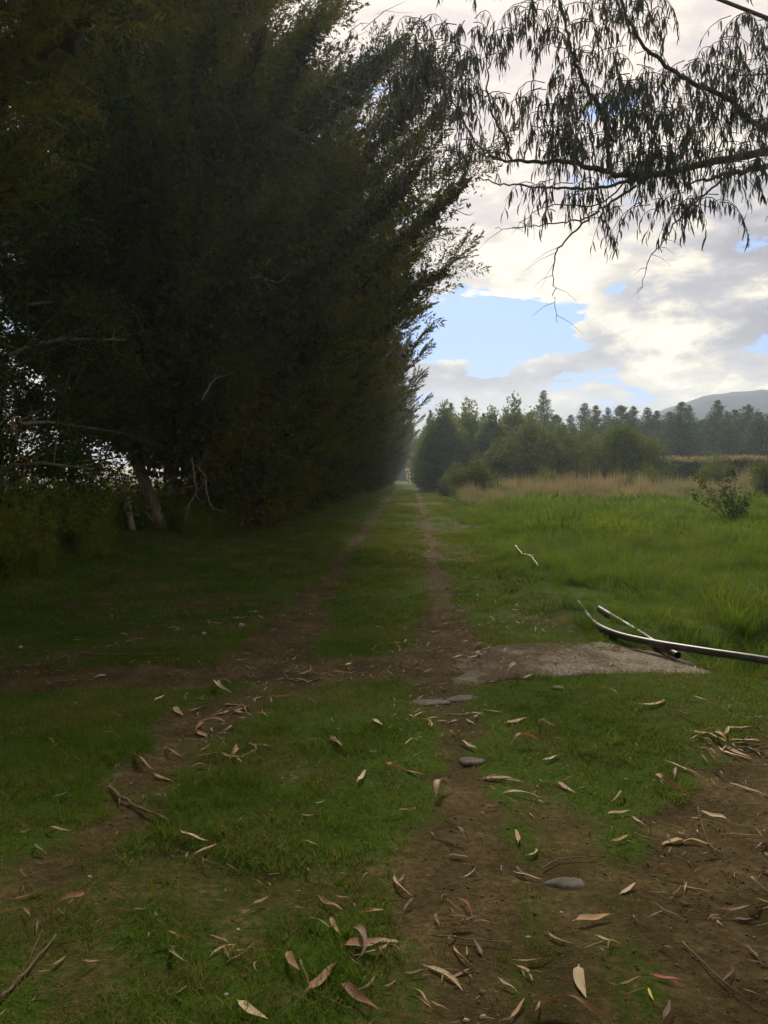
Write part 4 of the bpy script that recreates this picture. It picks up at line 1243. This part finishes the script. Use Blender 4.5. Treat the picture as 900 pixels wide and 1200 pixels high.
# ------------------------------------------------------------------ eucalyptus over the lane
def euc_twig(cm, wd, p0, d, ln, g, n_leaf=16, ls=.13):
    """pendulous twig with sickle leaves hanging straight down"""
    s = np.linspace(0, 1, 6)
    pts = np.array([p0 + d * ln * t * (1 - .35 * t) + np.array([0, 0, -ln * .75 * t * t]) for t in s])
    wd.tube(pts, np.linspace(.005, .0015, 6), 3, False)
    t = .15 + .85 * g.random(n_leaf)
    c = np.stack([np.interp(t, s, pts[:, k]) for k in range(3)], 1)
    a = g.random(n_leaf) * 6.283; out = np.stack([np.cos(a), np.sin(a), 0 * a], 1)
    a2 = a + 1.57 + g.normal(size=n_leaf) * .4; sd = np.stack([np.cos(a2), np.sin(a2), 0 * a], 1)
    L_ = (ls * (.65 + .6 * g.random(n_leaf)))[:, None]; dn = nrm(np.array([0, 0, -1.0]) + g.normal(size=(n_leaf, 3)) * .16)
    q0 = c; q1 = c + out * L_ * .16 + dn * L_ * .33; q2 = c + out * L_ * .20 + dn * L_ * .68; q3 = c + out * L_ * .10 + dn * L_
    w1 = sd * L_ * .056; w2 = sd * L_ * .044
    v = np.stack([q0, q1 - w1, q1 + w1, q2 - w2, q2 + w2, q3], 1).reshape(-1, 3)
    k = np.arange(n_leaf)[:, None] * 6
    cm.add(v, np.concatenate([k + [0, 1, 2], k + [1, 3, 4], k + [1, 4, 2], k + [3, 5, 4]]))

def eucalyptus():
    g = np.random.default_rng(77)
    base = np.array([5.9, 8.2, 0.0]); base[2] = float(gz(5.9, 8.2))
    t = empty('eucalyptus_tree', base, label='eucalyptus beyond the right edge, drooping leafy boughs across the top right', cat='tree')
    wd = MB(); cm = MB()
    trunk = spline([(0, 0, -.3), (.05, -.1, 2), (-.1, -.2, 4.5), (.1, -.5, 7.5), (-.2, -.8, 11), (.1, -1, 14)], 16)
    mt_ = MB(); mt_.tube(trunk, np.linspace(.30, .07, 16), 12)
    mt_.obj('trunk', M['ebark'], t, smooth=True)
    def bough(pts_px, r0, r1, start=None, nm='branch'):
        pts = [PD(a, b, d) - base for a, b, d in pts_px]
        if start is not None: pts = [np.array(start)] + pts
        s = spline(pts, len(pts) * 6); s[2:-1] += g.normal(size=s[2:-1].shape) * .008
        mb = MB(); mb.tube(s, np.linspace(r0, r1, len(s)), 7)
        mb.obj(nm, M['ebark'], t, smooth=True)
        return s
    boughs = []
    A = bough([(985, 160, 7.9), (900, 178, 7.7), (830, 191, 7.6), (770, 205, 7.4), (715, 203, 7.3), (670, 190, 7.2), (625, 190, 7.1), (585, 187, 7.0), (560, 178, 6.9)], .05, .006, (0, -.2, 4.3))
    B = bough([(985, 130, 7.7), (900, 150, 7.4), (850, 115, 7.2), (800, 90, 7.1), (760, 60, 7.0), (735, 20, 6.9), (720, -40, 6.9)], .034, .008, (0, -.2, 4.8))
    Cc = bough([(770, 205, 7.4), (740, 212, 7.3), (690, 222, 7.1), (640, 219, 7.0), (590, 216, 6.9), (560, 208, 6.8)], .018, .004)
    D_ = bough([(745, 218, 7.4), (715, 238, 7.2), (690, 255, 7.0), (660, 285, 6.9), (648, 310, 6.8), (650, 345, 6.8), (653, 378, 6.8)], .013, .002)
    E = bough([(690, 255, 7.0), (650, 262, 6.9), (610, 266, 6.9), (580, 268, 6.8)], .008, .002)
    Fb = bough([(860, 198, 7.6), (830, 225, 7.3), (800, 250, 7.1), (780, 280, 7.0), (760, 305, 6.9), (748, 350, 6.9)], .012, .002)
    Gb = bough([(600, 190, 7.0), (590, 160, 7.0), (574, 120, 6.9), (574, 70, 6.9), (580, 25, 6.9)], .012, .004)
    Hh = bough([(705, 130, 7.2), (680, 90, 7.1), (668, 50, 7.0), (655, 0, 7.0), (640, -50, 7.0)], .02, .007)
    bough([(715, 203, 7.3), (712, 165, 7.25), (705, 130, 7.2)], .02, .018)
    I = bough([(740, 206, 7.35), (700, 240, 7.2), (640, 243, 7.1), (600, 268, 7.0)], .009, .002)
    J = bough([(585, 187, 7.0), (555, 165, 6.9), (530, 120, 6.9), (505, 75, 6.9)], .01, .003)
    K = bough([(900, 195, 7.5), (850, 205, 7.2), (810, 215, 7.0)], .03, .008)
    def clump(cx, cy, rx, ry, n_, D=7.1, ls=.115, dz=.55):
        for _ in range(int(n_ * 1.05)):
            a = g.random() * 6.283; r = math.sqrt(g.random())
            p = PD(cx + rx * r * math.cos(a), cy + ry * r * math.sin(a), D + g.normal() * dz) - base
            an = g.random() * 6.283
            euc_twig(cm, wd, p, np.array([math.cos(an), math.sin(an), .25]), .22 + .35 * g.random(), g, int(g.integers(11, 20)), ls)
    clump(665, 130, 40, 45, 60); clump(660, 165, 35, 25, 26); clump(790, 130, 70, 60, 120); clump(780, 190, 55, 25, 40)
    clump(875, 90, 45, 80, 90); clump(860, 190, 50, 25, 26); clump(630, 25, 40, 35, 34); clump(735, 15, 55, 30, 46); clump(700, 85, 55, 40, 34)
    clump(560, 50, 45, 30, 20); clump(545, 130, 30, 35, 16); clump(490, 60, 35, 45, 30); clump(520, 90, 40, 50, 26); clump(470, 130, 25, 60, 14); clump(545, 175, 25, 15, 12); clump(600, 120, 25, 30, 10)
    clump(690, 240, 55, 18, 16); clump(800, 235, 50, 14, 20); clump(660, 215, 50, 12, 9); clump(740, 150, 30, 50, 26); clump(500, 130, 30, 30, 12)
    for s in (D_, E, Fb, I):
        for i in range(len(s) // 2, len(s) - 1, 3):
            an = g.random() * 6.283; l = .1 + .2 * g.random()
            e = s[i] + np.array([math.cos(an) * l, math.sin(an) * l, -.6 * l])
            wd.tube([s[i], (s[i] + e) / 2 + np.array([0, 0, .02]), e], [.003, .002, .001], 3, False)
    # high crown above the frame
    for i in range(46):
        az = g.random() * 6.283; h = 7.0 + 6 * g.random(); rr = (5.6 - .45 * abs(h - 8)) * (.5 + .5 * g.random())
        e = np.array([math.cos(az) * rr - 1.2, math.sin(az) * rr - 1.5, h]); s0 = np.array([0, -.5, h - 2.2 - g.random()])
        pts = spline([s0, (s0 + e) / 2 + np.array([0, 0, .5]), e], 7)
        wd.tube(pts, np.linspace(.028, .008, 7), 5, False)
        for j in range(24):
            u = .35 + .65 * g.random(); c = np.array([np.interp(u, np.linspace(0, 1, 7), pts[:, k]) for k in range(3)]) + g.normal(size=3) * .38
            an = g.random() * 6.283
            euc_twig(cm, wd, c, np.array([math.cos(an), math.sin(an), .2]), .35 + .4 * g.random(), g, 15, .15)
    wd.obj('twig_work', M['ebark'], t, kind='stuff')
    cm.obj('crown', M['euc'], t, kind='stuff')
eucalyptus()

def euc_simple(seed, H, n_l, rad):
    g = np.random.default_rng(seed); wd = MB(); cm = MB()
    wd.tube(spline([(0, 0, -.3), (.2, 0, H * .3), (-.1, .1, H * .6), (0, 0, H * .9)], 12), np.linspace(.34, .06, 12), 10)
    for i in range(n_l):
        az = g.random() * 6.283; h = 5.0 + (H - 5) * g.random(); rr = rad * (.45 + .55 * g.random())
        e = np.array([math.cos(az) * rr, math.sin(az) * rr, h]); s0 = np.array([0, 0, max(3.5, h - 2.5)])
        pts = spline([s0, (s0 + e) / 2 + np.array([0, 0, .5]), e], 6)
        wd.tube(pts, np.linspace(.06, .01, 6), 5, False)
        for j in range(26):
            u = .3 + .7 * g.random(); c = np.array([np.interp(u, np.linspace(0, 1, 6), pts[:, k]) for k in range(3)]) + g.normal(size=3) * .45
            an = g.random() * 6.283
            euc_twig(cm, wd, c, np.array([math.cos(an), math.sin(an), .2]), .5 + .4 * g.random(), g, 11, .2)
    return wd.mesh('trunk', M['ebark'], True), cm.mesh('crown', M['euc'])
ES = euc_simple(21, 14, 44, 6.0)
tree(ES, 4.6, -2.2, 0, 1.0, 'eucalyptus standing behind the viewer on the right, outside the frame', name='eucalyptus_tree', names=('trunk', 'crown'), group='eucalyptus trees behind the viewer')
tree(ES, -5.5, -11.5, 2.0, 1.05, 'eucalyptus standing far behind the viewer on the left, outside the frame', name='eucalyptus_tree', names=('trunk', 'crown'), group='eucalyptus trees behind the viewer')

# ------------------------------------------------------------------ right-hand trees and hedges
def blob_tree(seed, H, rad, mt, n_, ls, zlow=.3, spiky=.2, lumps=26, shape='round', tr=.12):
    g = np.random.default_rng(seed); cm = MB(); wd = MB()
    wd.tube([(0, 0, -.3), (.05, .03, H * .4), (0, 0, H * .85)], [tr, tr * .7, tr * .25], 7)
    cen = []
    for i in range(lumps):
        fr_ = (i + g.random()) / lumps; h = zlow + (H - zlow) * fr_ * .92
        if shape == 'round': rr = rad * math.sqrt(max(.06, 1 - (2 * fr_ - .9) ** 2 * .8))
        elif shape == 'cone': rr = rad * (1 - fr_) ** .75 + .15
        else: rr = rad * (1 - fr_ ** 3) + .1
        az = i * 2.4 + g.normal() * .3
        r = rr * (.35 + .55 * g.random()) if fr_ < .9 else rr * .2
        c = np.array([math.cos(az) * r, math.sin(az) * r, h]); cen.append(c)
        wd.tube([(0, 0, max(.2, h * .7)), c * .55 + np.array([0, 0, h * .3]), c], [tr * .3, tr * .18, .012], 4, False)
        m_ = int(n_ / lumps); cr = rad * (.28 + .18 * g.random()) * (1 if shape != 'cone' else (1 - .6 * fr_))
        d = nrm(g.normal(size=(m_, 3))); p = c + d * cr * (g.random((m_, 1)) ** .4) * np.array([1.15, 1.15, .75])
        if spiky:
            kk = g.random(m_) < .25; up = g.random(m_) * spiky * rad * kk; p[:, 2] += up; p[kk, :2] = c[:2] + (p[kk, :2] - c[:2]) * .45
        p[:, 2] = np.maximum(p[:, 2], .05)
        a = nrm(d + g.normal(size=(m_, 3)) * .6 + np.array([0, 0, .45])); b = nrm(np.cross(a, g.normal(size=(m_, 3))))
        s = ls * (.6 + .8 * g.random((m_, 1)))
        v = np.stack([p - b * s * .3, p + b * s * .3, p + a * s], 1).reshape(-1, 3)
        cm.add(v, np.arange(m_ * 3).reshape(-1, 3))
    return wd.mesh('trunk', M['bark'], True), cm.mesh('crown', M[mt])

def spire(seed, H, rad, mt, ls, tiers=26, per=300):
    """conifer: whorls of drooping/ascending branches and a bare leader"""
    g = np.random.default_rng(seed); cm = MB(); wd = MB()
    wd.tube([(0, 0, -.3), (.03, 0, H * .5), (0, 0, H)], [.16, .10, .015], 6)
    for i in range(tiers):
        fr_ = (i + .5 * g.random()) / tiers; h = .4 + (H - .5) * fr_
        nb = 7 if fr_ < .8 else 5
        for k in range(nb):
            az = g.random() * 6.283; rr = rad * (1 - fr_) ** .9 * (.6 + .65 * g.random()) + .05
            rise = .3 + .5 * fr_ + .25 * g.normal()
            e = np.array([math.cos(az) * rr, math.sin(az) * rr, h + rr * rise]); s0 = np.array([0, 0, h])
            wd.tube([s0, s0 * .5 + e * .5 + np.array([0, 0, -.05 * rr]), e], [.03, .018, .006], 3, False)
            m_ = int(per / nb * (.35 + .65 * (1 - fr_)))
            t = g.random((m_, 1)) ** .7
            p = s0 + (e - s0) * t + g.normal(size=(m_, 3)) * (.06 + .12 * rr * (1 - t) + .22 * (1 - fr_))
            a = nrm(nrm(e - s0) + g.normal(size=(m_, 3)) * .55 + np.array([0, 0, .3])); b = nrm(np.cross(a, g.normal(size=(m_, 3))))
            s = ls * (.6 + .8 * g.random((m_, 1))) * (1 - .72 * fr_)
            cm.add(np.stack([p - b * s * .22, p + b * s * .22, p + a * s], 1).reshape(-1, 3), np.arange(m_ * 3).reshape(-1, 3))
    return wd.mesh('trunk', M['bark'], True), cm.mesh('crown', M[mt])

S1 = spire(31, 11, 2.9, 'conifer', .36, 34, 620); S2 = spire(32, 12, 2.4, 'conifer', .34, 36, 560); S3 = spire(33, 9.5, 3.3, 'conifer', .36, 30, 720)
NM = ('trunk', 'crown')
def at(px, D): return (px - 450) / F * D
def htop(py, D): return (558 - py) / F * D + CAM_H
CG = 'conifers in the tree line beyond the field'
# (px, top py, distance, mesh, label or None)
SP = [(668, 480, 112, S1, None), (684, 476, 118, S2, None), (697, 472, 112, S1, None), (711, 470, 115, S2, 'taller slender conifer left of the mountain, behind the round bush'), (727, 478, 118, S3, None), (741, 472, 112, S1, None),
      (757, 479, 120, S2, None), (768, 476, 113, S1, None), (783, 480, 120, S3, None), (797, 476, 113, S1, None), (806, 470, 116, S2, 'slender conifer whose spire stands at the left foot of the mountain'), (822, 486, 120, S3, None),
      (839, 473, 112, S1, 'first full conifer in front of the mountain'), (850, 478, 115, S2, None), (859, 473, 113, S1, None), (874, 477, 116, S3, None), (888, 479, 112, S1, None), (903, 484, 114, S3, None), (920, 480, 112, S1, None), (940, 484, 114, S2, None), (962, 478, 114, S1, None), (985, 482, 116, S3, None), (1010, 478, 116, S1, None),
      (650, 482, 114, S3, None), (636, 462, 104, S2, 'tallest conifer spire, standing above the shrubs at the centre right'), (620, 481, 108, S3, None)]
base_h_ = {id(S1): 11, id(S2): 12, id(S3): 9.5}
ORD = ['first', 'second', 'third', 'fourth', 'fifth', 'sixth', 'seventh', 'eighth', 'ninth', 'tenth', 'eleventh', 'twelfth', 'thirteenth', 'fourteenth', 'fifteenth', 'sixteenth', 'seventeenth', 'eighteenth', 'nineteenth', 'twentieth']
SP.sort(key=lambda a: a[0])
for i, (px, py, D, me, lab) in enumerate(SP):
    if lab is None: lab = ORD[i] + ' conifer from the left in the tree line beyond the field' if px < 900 else 'conifer of the tree line just outside the right edge'
    py = py + [2, -5, 4, 6, -4, 3, 7, -3, 4, -2, 5][i % 11]; D += [0, 5, -3, 8, 2, -4, 6][i % 7]
    h = htop(py, D); s = h / base_h_[id(me)] * (1.0)
    t = tree(me, at(px, D), D, i * 1.9, s, lab, name='conifer', names=NM, group=CG)
    wf = [1.5, 1.3, 1.7, 1.35, 1.8][i % 5]
    t.scale = (s * wf, s * wf, s)

# darker trees at the right of the lane end
J1 = blob_tree(41, 8.5, 3.2, 'dark_tree', 15000, .30, .2, .7, 34, 'full'); J2 = blob_tree(42, 7.5, 3.0, 'dark_tree', 13000, .30, .3, .8, 30, 'round')
OL = blob_tree(43, 5.0, 2.8, 'olive', 14000, .22, .1, .5, 30, 'round'); RB = blob_tree(44, 5.2, 3.4, 'olive', 17000, .20, .1, .12, 34, 'round')
tree(S2, at(504, 84), 84, 0, htop(480, 84) / 12, 'thin spired conifer beside the lane end, right side', name='conifer', names=NM)
tree(J1, at(520, 80), 80, .4, htop(484, 80) / 8.9, 'dark spreading tree nearest the lane on the right, branches touching the ground', name='juniper_tree', names=NM)
tree(J2, at(548, 84), 84, 1.4, htop(487, 84) / 7.9, 'second dark tree right of the lane end', name='juniper_tree', names=NM)
tree(J1, at(575, 80), 80, 2.4, htop(490, 80) / 8.9, 'third dark tree right of the lane end, beside the olive shrubs', name='juniper_tree', names=NM)
tree(J2, at(603, 82), 82, 3.4, htop(484, 82) / 7.9, 'dark tree behind the olive shrubs, fourth from the lane end', name='juniper_tree', names=NM)
for px, py, D, lab in [(528, 472, 96, 'conifer spire rising behind the nearest dark tree'), (545, 479, 98, 'conifer spire rising behind the second dark tree'), (566, 484, 95, 'conifer spire between the second and third dark trees'), (592, 480, 97, 'conifer spire behind the third dark tree'), (608, 484, 99, 'conifer spire just left of the tallest one')]:
    t = tree(S1, at(px, D), D, px, htop(py, D) / 11, lab, name='conifer', names=NM)
tree(OL, at(585, 66), 66, 0, htop(520, 66) / 5.4, 'pale olive shrub in front of the dark trees, at left', name='olive_shrub', names=NM, cat='shrub')
tree(OL, at(622, 64), 64, 1.5, htop(498, 64) / 5.4, 'large olive green shrub below the tallest conifer', name='olive_shrub', names=NM, cat='shrub')
tree(OL, at(655, 66), 66, 2.6, htop(505, 66) / 5.4, 'olive shrub between the large one and the round bush', name='olive_shrub', names=NM, cat='shrub')
tree(OL, at(688, 67), 67, 3.9, htop(508, 67) / 5.4, 'olive shrub touching the left side of the round bush', name='olive_shrub', names=NM, cat='shrub')
tree(RB, at(728, 62), 62, 0, htop(500, 62) / 5.5, 'large round green bush standing above the dry grass', name='round_bush', names=NM, cat='bush')
tree(RB, at(912, 44), 44, 2, htop(535, 44) / 5.5, 'green bush cut by the right edge', name='round_bush', names=NM, cat='bush')
WL = blob_tree(45, 8, 2.6, 'olive', 9000, .3, .5, .3, 26, 'full')
tree(WL, at(507, 128), 128, 0, 1.25, 'pale green tree at the far end of the lane, between both rows', name='pale_tree', names=NM)
tree(WL, at(516, 135), 135, 2, 1.2, 'pale green tree behind the nearest dark tree at the lane end', name='pale_tree', names=NM)
tree(J2, at(481, 260), 260, 0, 1.8, 'dark tree behind the far house', name='juniper_tree', names=NM)
tree(J1, at(496, 265), 265, 1, 1.7, 'dark tree right of the far house', name='juniper_tree', names=NM)
tree(J1, at(468, 262), 262, 2, 1.6, 'dark tree left of the far house', name='juniper_tree', names=NM)
# low bush at the foot of the dark tree and clumps in the dry grass
SB = blob_tree(46, 1.7, 1.5, 'olive', 5000, .14, .05, .5, 16, 'round', .04)
for px, D, s, lab in [(556, 50, 1.2, 'low yellow green bush at the left end of the dry grass'), (530, 60, .9, 'small bush beside the lane before the nearest dark tree'), (758, 54, 1.0, 'low dark clump in the dry grass right of the round bush'), (640, 55, .9, 'low bush in the dry grass before the olive shrubs'), (840, 56, 1.3, 'low bush in the dry grass before the hedge')]:
    tree(SB, at(px, D), D, px, s, lab, name='low_bush', names=NM, cat='bush')

# overgrown hedge with straw coloured top
def hedge():
    g = np.random.default_rng(61); t = empty('hedge', (at(770, 74), 74, 0), label='long overgrown hedge with straw coloured top behind the dry grass', cat='hedge')
    cm = MB(); tp = MB()
    n_ = 34000; u = g.random(n_); Lx = 34.0
    x = u * Lx; top = 3.25 + .5 * (fbm(x, x * 0, .35, 5) - .5) + .35 * (fbm(x, x * 0, 1.4, 8) - .5) - .10 * (x < 1)
    z = top * g.random(n_) ** .8; y = (g.random(n_) - .5) * 2.4 * np.sqrt(np.clip(1 - (z / top) ** 3, .1, 1)) + .6 * (fbm(x, z, .8, 9) - .5)
    p = np.stack([x, y, z], 1); a = nrm(g.normal(size=(n_, 3)) + np.array([0, -.2, .8])); b = nrm(np.cross(a, g.normal(size=(n_, 3))))
    s = .22 * (.6 + .8 * g.random((n_, 1)))
    cm.add(np.stack([p - b * s * .3, p + b * s * .3, p + a * s], 1).reshape(-1, 3), np.arange(n_ * 3).reshape(-1, 3))
    cm.obj('foliage', M['hedge'], t, kind='stuff')
    n_ = 9000; x = g.random(n_) * Lx; top = 3.25 + .5 * (fbm(x, x * 0, .35, 5) - .5) + .35 * (fbm(x, x * 0, 1.4, 8) - .5)
    p = np.stack([x, (g.random(n_) - .5) * 1.9, top - .25 + .1 * g.normal(size=n_)], 1); a = nrm(g.normal(size=(n_, 3)) * .35 + np.array([0, 0, 1])); b = nrm(np.cross(a, g.normal(size=(n_, 3))))
    s = .4 * (.5 + .8 * g.random((n_, 1)))
    tp.add(np.stack([p - b * s * .14, p + b * s * .14, p + a * s], 1).reshape(-1, 3), np.arange(n_ * 3).reshape(-1, 3))
    tp.obj('seed_heads', M['straw'], t, kind='stuff')
hedge()

# young leafy shrub standing in the field at the right
def sapling():
    D = 24.0; b = (at(860, D), D, float(gz(at(860, D), D)))
    g = np.random.default_rng(71); t = empty('sapling', b, label='young shrub with dark leafy stems standing alone in the field', cat='shrub')
    wd = MB(); cm = MB()
    tips = [(-1.05, .0, 1.35), (-.75, .2, 1.15), (-.45, -.2, .95), (-.2, .1, .85), (.05, 0, 1.45), (.0, .2, 1.1), (.25, -.1, .8), (.15, .1, .6), (-.95, .1, .75), (.35, 0, .55), (-.1, -.1, .5)]
    for tp_ in tips:
        e = np.array(tp_); s0 = np.array([g.normal() * .03, g.normal() * .03, -.05])
        pts = spline([s0, s0 * .5 + e * .5 + np.array([.08 * e[0], 0, .08]), e], 6)
        wd.tube(pts, np.linspace(.013, .004, 6), 4, False)
        for k in range(9):
            u = .3 + .7 * g.random(); c = np.array([np.interp(u, np.linspace(0, 1, 6), pts[:, j]) for j in range(3)])
            twig_leaves(cm, None, c, nrm(g.normal(size=3) + np.array([0, 0, .4])), .13, 11, g, .06, .1, .32)
    wd.obj('stem', M['bark'], t); cm.obj('foliage', M['leafy'], t, kind='stuff'); t.scale = (1.3, 1.3, 1.3)
    t2 = empty('stalk', (at(893, D), D, float(gz(at(893, D), D))), label='thin bare stalk right of the young shrub', cat='stalk')
    w2 = MB(); w2.tube(spline([(0, 0, -.1), (.02, 0, .6), (-.02, 0, 1.3)], 8), np.linspace(.009, .004, 8), 5); w2.obj('stem', M['bark'], t2)
sapling()

# ------------------------------------------------------------------ far buildings
def house(px, D, wd_, dp, wall_h, roof_h, wmat, label, openings, rz=0.0, group=None, hip=False):
    t = empty('house', (at(px, D), D, 0), rz, label=label, cat='house', group=group)
    mb = MB(); mb.box((-wd_ / 2, 0, -.3), (wd_ / 2, dp, wall_h)); mb.obj('wall', M[wmat], t)
    r = MB(); o = .35; x0, x1, y0, y1 = -wd_ / 2 - o, wd_ / 2 + o, -o, dp + o; ym = dp / 2
    r.add([(x0, y0, wall_h), (x1, y0, wall_h), (x1, ym, wall_h + roof_h), (x0, ym, wall_h + roof_h), (x0, y1, wall_h), (x1, y1, wall_h),
           (x0, y0, wall_h + .1), (x1, y0, wall_h + .1), (x1, ym, wall_h + roof_h + .1), (x0, ym, wall_h + roof_h + .1), (x0, y1, wall_h + .1), (x1, y1, wall_h + .1)],
          [(0, 1, 2), (0, 2, 3), (3, 2, 5), (3, 5, 4), (6, 7, 8), (6, 8, 9), (9, 8, 11), (9, 11, 10), (0, 1, 7), (0, 7, 6), (4, 5, 11), (4, 11, 10), (1, 2, 8), (1, 8, 7), (2, 5, 11), (2, 11, 8), (0, 3, 9), (0, 9, 6), (3, 4, 10), (3, 10, 9)])
    r.obj('roof', M['tile'], t)
    for kind, x, z0, w_, h_ in openings:
        f = MB(); f.box((x - w_ / 2 - .08, -.06, z0 - .08), (x + w_ / 2 + .08, -.003, z0 + h_ + .08)); fo = f.obj(kind, M['render'], t)
        g_ = MB(); g_.box((x - w_ / 2, -.075, z0), (x + w_ / 2, -.062, z0 + h_)); g_.obj('pane' if kind == 'window' else 'door_leaf', M['glassdark'], fo)
    return t
house(489, 215, 5.5, 5, 2.3, 1.2, 'pink', 'small pink house with clay roof at the far end of the lane', [('window', -2.2, .8, .8, .7), ('door', -.3, .0, .9, 1.6), ('window', 1.6, .8, .8, .7)])
mb = MB(); mb.tube([(0, 0, -.3), (0, 0, 3.0)], .16, 8); mb.obj('gate_pillar', M['render'], loc=(at(480, 214), 214, 0), label='white pillar standing left of the small pink house', cat='pillar')
house(42, 66, 3.6, 4, 2.3, .9, 'pink', 'pink house with red roof glimpsed through the left foliage', [('window', .9, .9, .9, .9), ('window', -.9, .9, .9, .9)], .15)
def shed():
    t = empty('shed', (at(-90, 48), 48, 0), label='long low shed with whitish sloping roof beyond the left fence', cat='shed')
    mb = MB(); mb.box((.1, .3, -.3), (13.6, 4.6, .75)); mb.obj('wall', M['render'], t)
    n_ = 12
    for k in range(n_):
        w_ = 13.8 / n_; x0 = k * w_
        mb = MB()
        xs_ = np.linspace(x0 + .01, x0 + w_ - .01, 13); zc = .03 * np.cos((xs_ - x0) * 2 * np.pi / (w_ / 3))
        v = []
        for dz_ in (0, -.02):
            for yy, zb in ((0, .8), (4.8, 2.15)):
                v += [(a, yy, zb + c + dz_ + .004 * (k % 2)) for a, c in zip(xs_, zc)]
        q_ = []
        for i_ in range(12):
            q_.append((i_, i_ + 1, 13 + i_ + 1, 13 + i_)); q_.append((26 + i_, 39 + i_, 39 + i_ + 1, 26 + i_ + 1)); q_.append((i_, 26 + i_, 27 + i_, i_ + 1))
        mb.quads(v, q_); mb.obj('roof_sheet', M['render'], t)
shed()

# ------------------------------------------------------------------ haze
mb = MB(); mb.box((-905, -305, -4), (905, 805, 76))
hz = mb.obj('haze', None, kind='stuff', label='thin bright haze in the air')
hm = bpy.data.materials.new('haze'); hm.use_nodes = True
h = NT(hm.node_tree)
pv = h.n('ShaderNodeVolumePrincipled', None, Color=(.72, .86, 1, 1), Density=.00065, Anisotropy=.55)
h.n('ShaderNodeOutputMaterial', None, Volume=pv.outputs[0])
hz.data.materials.append(hm)
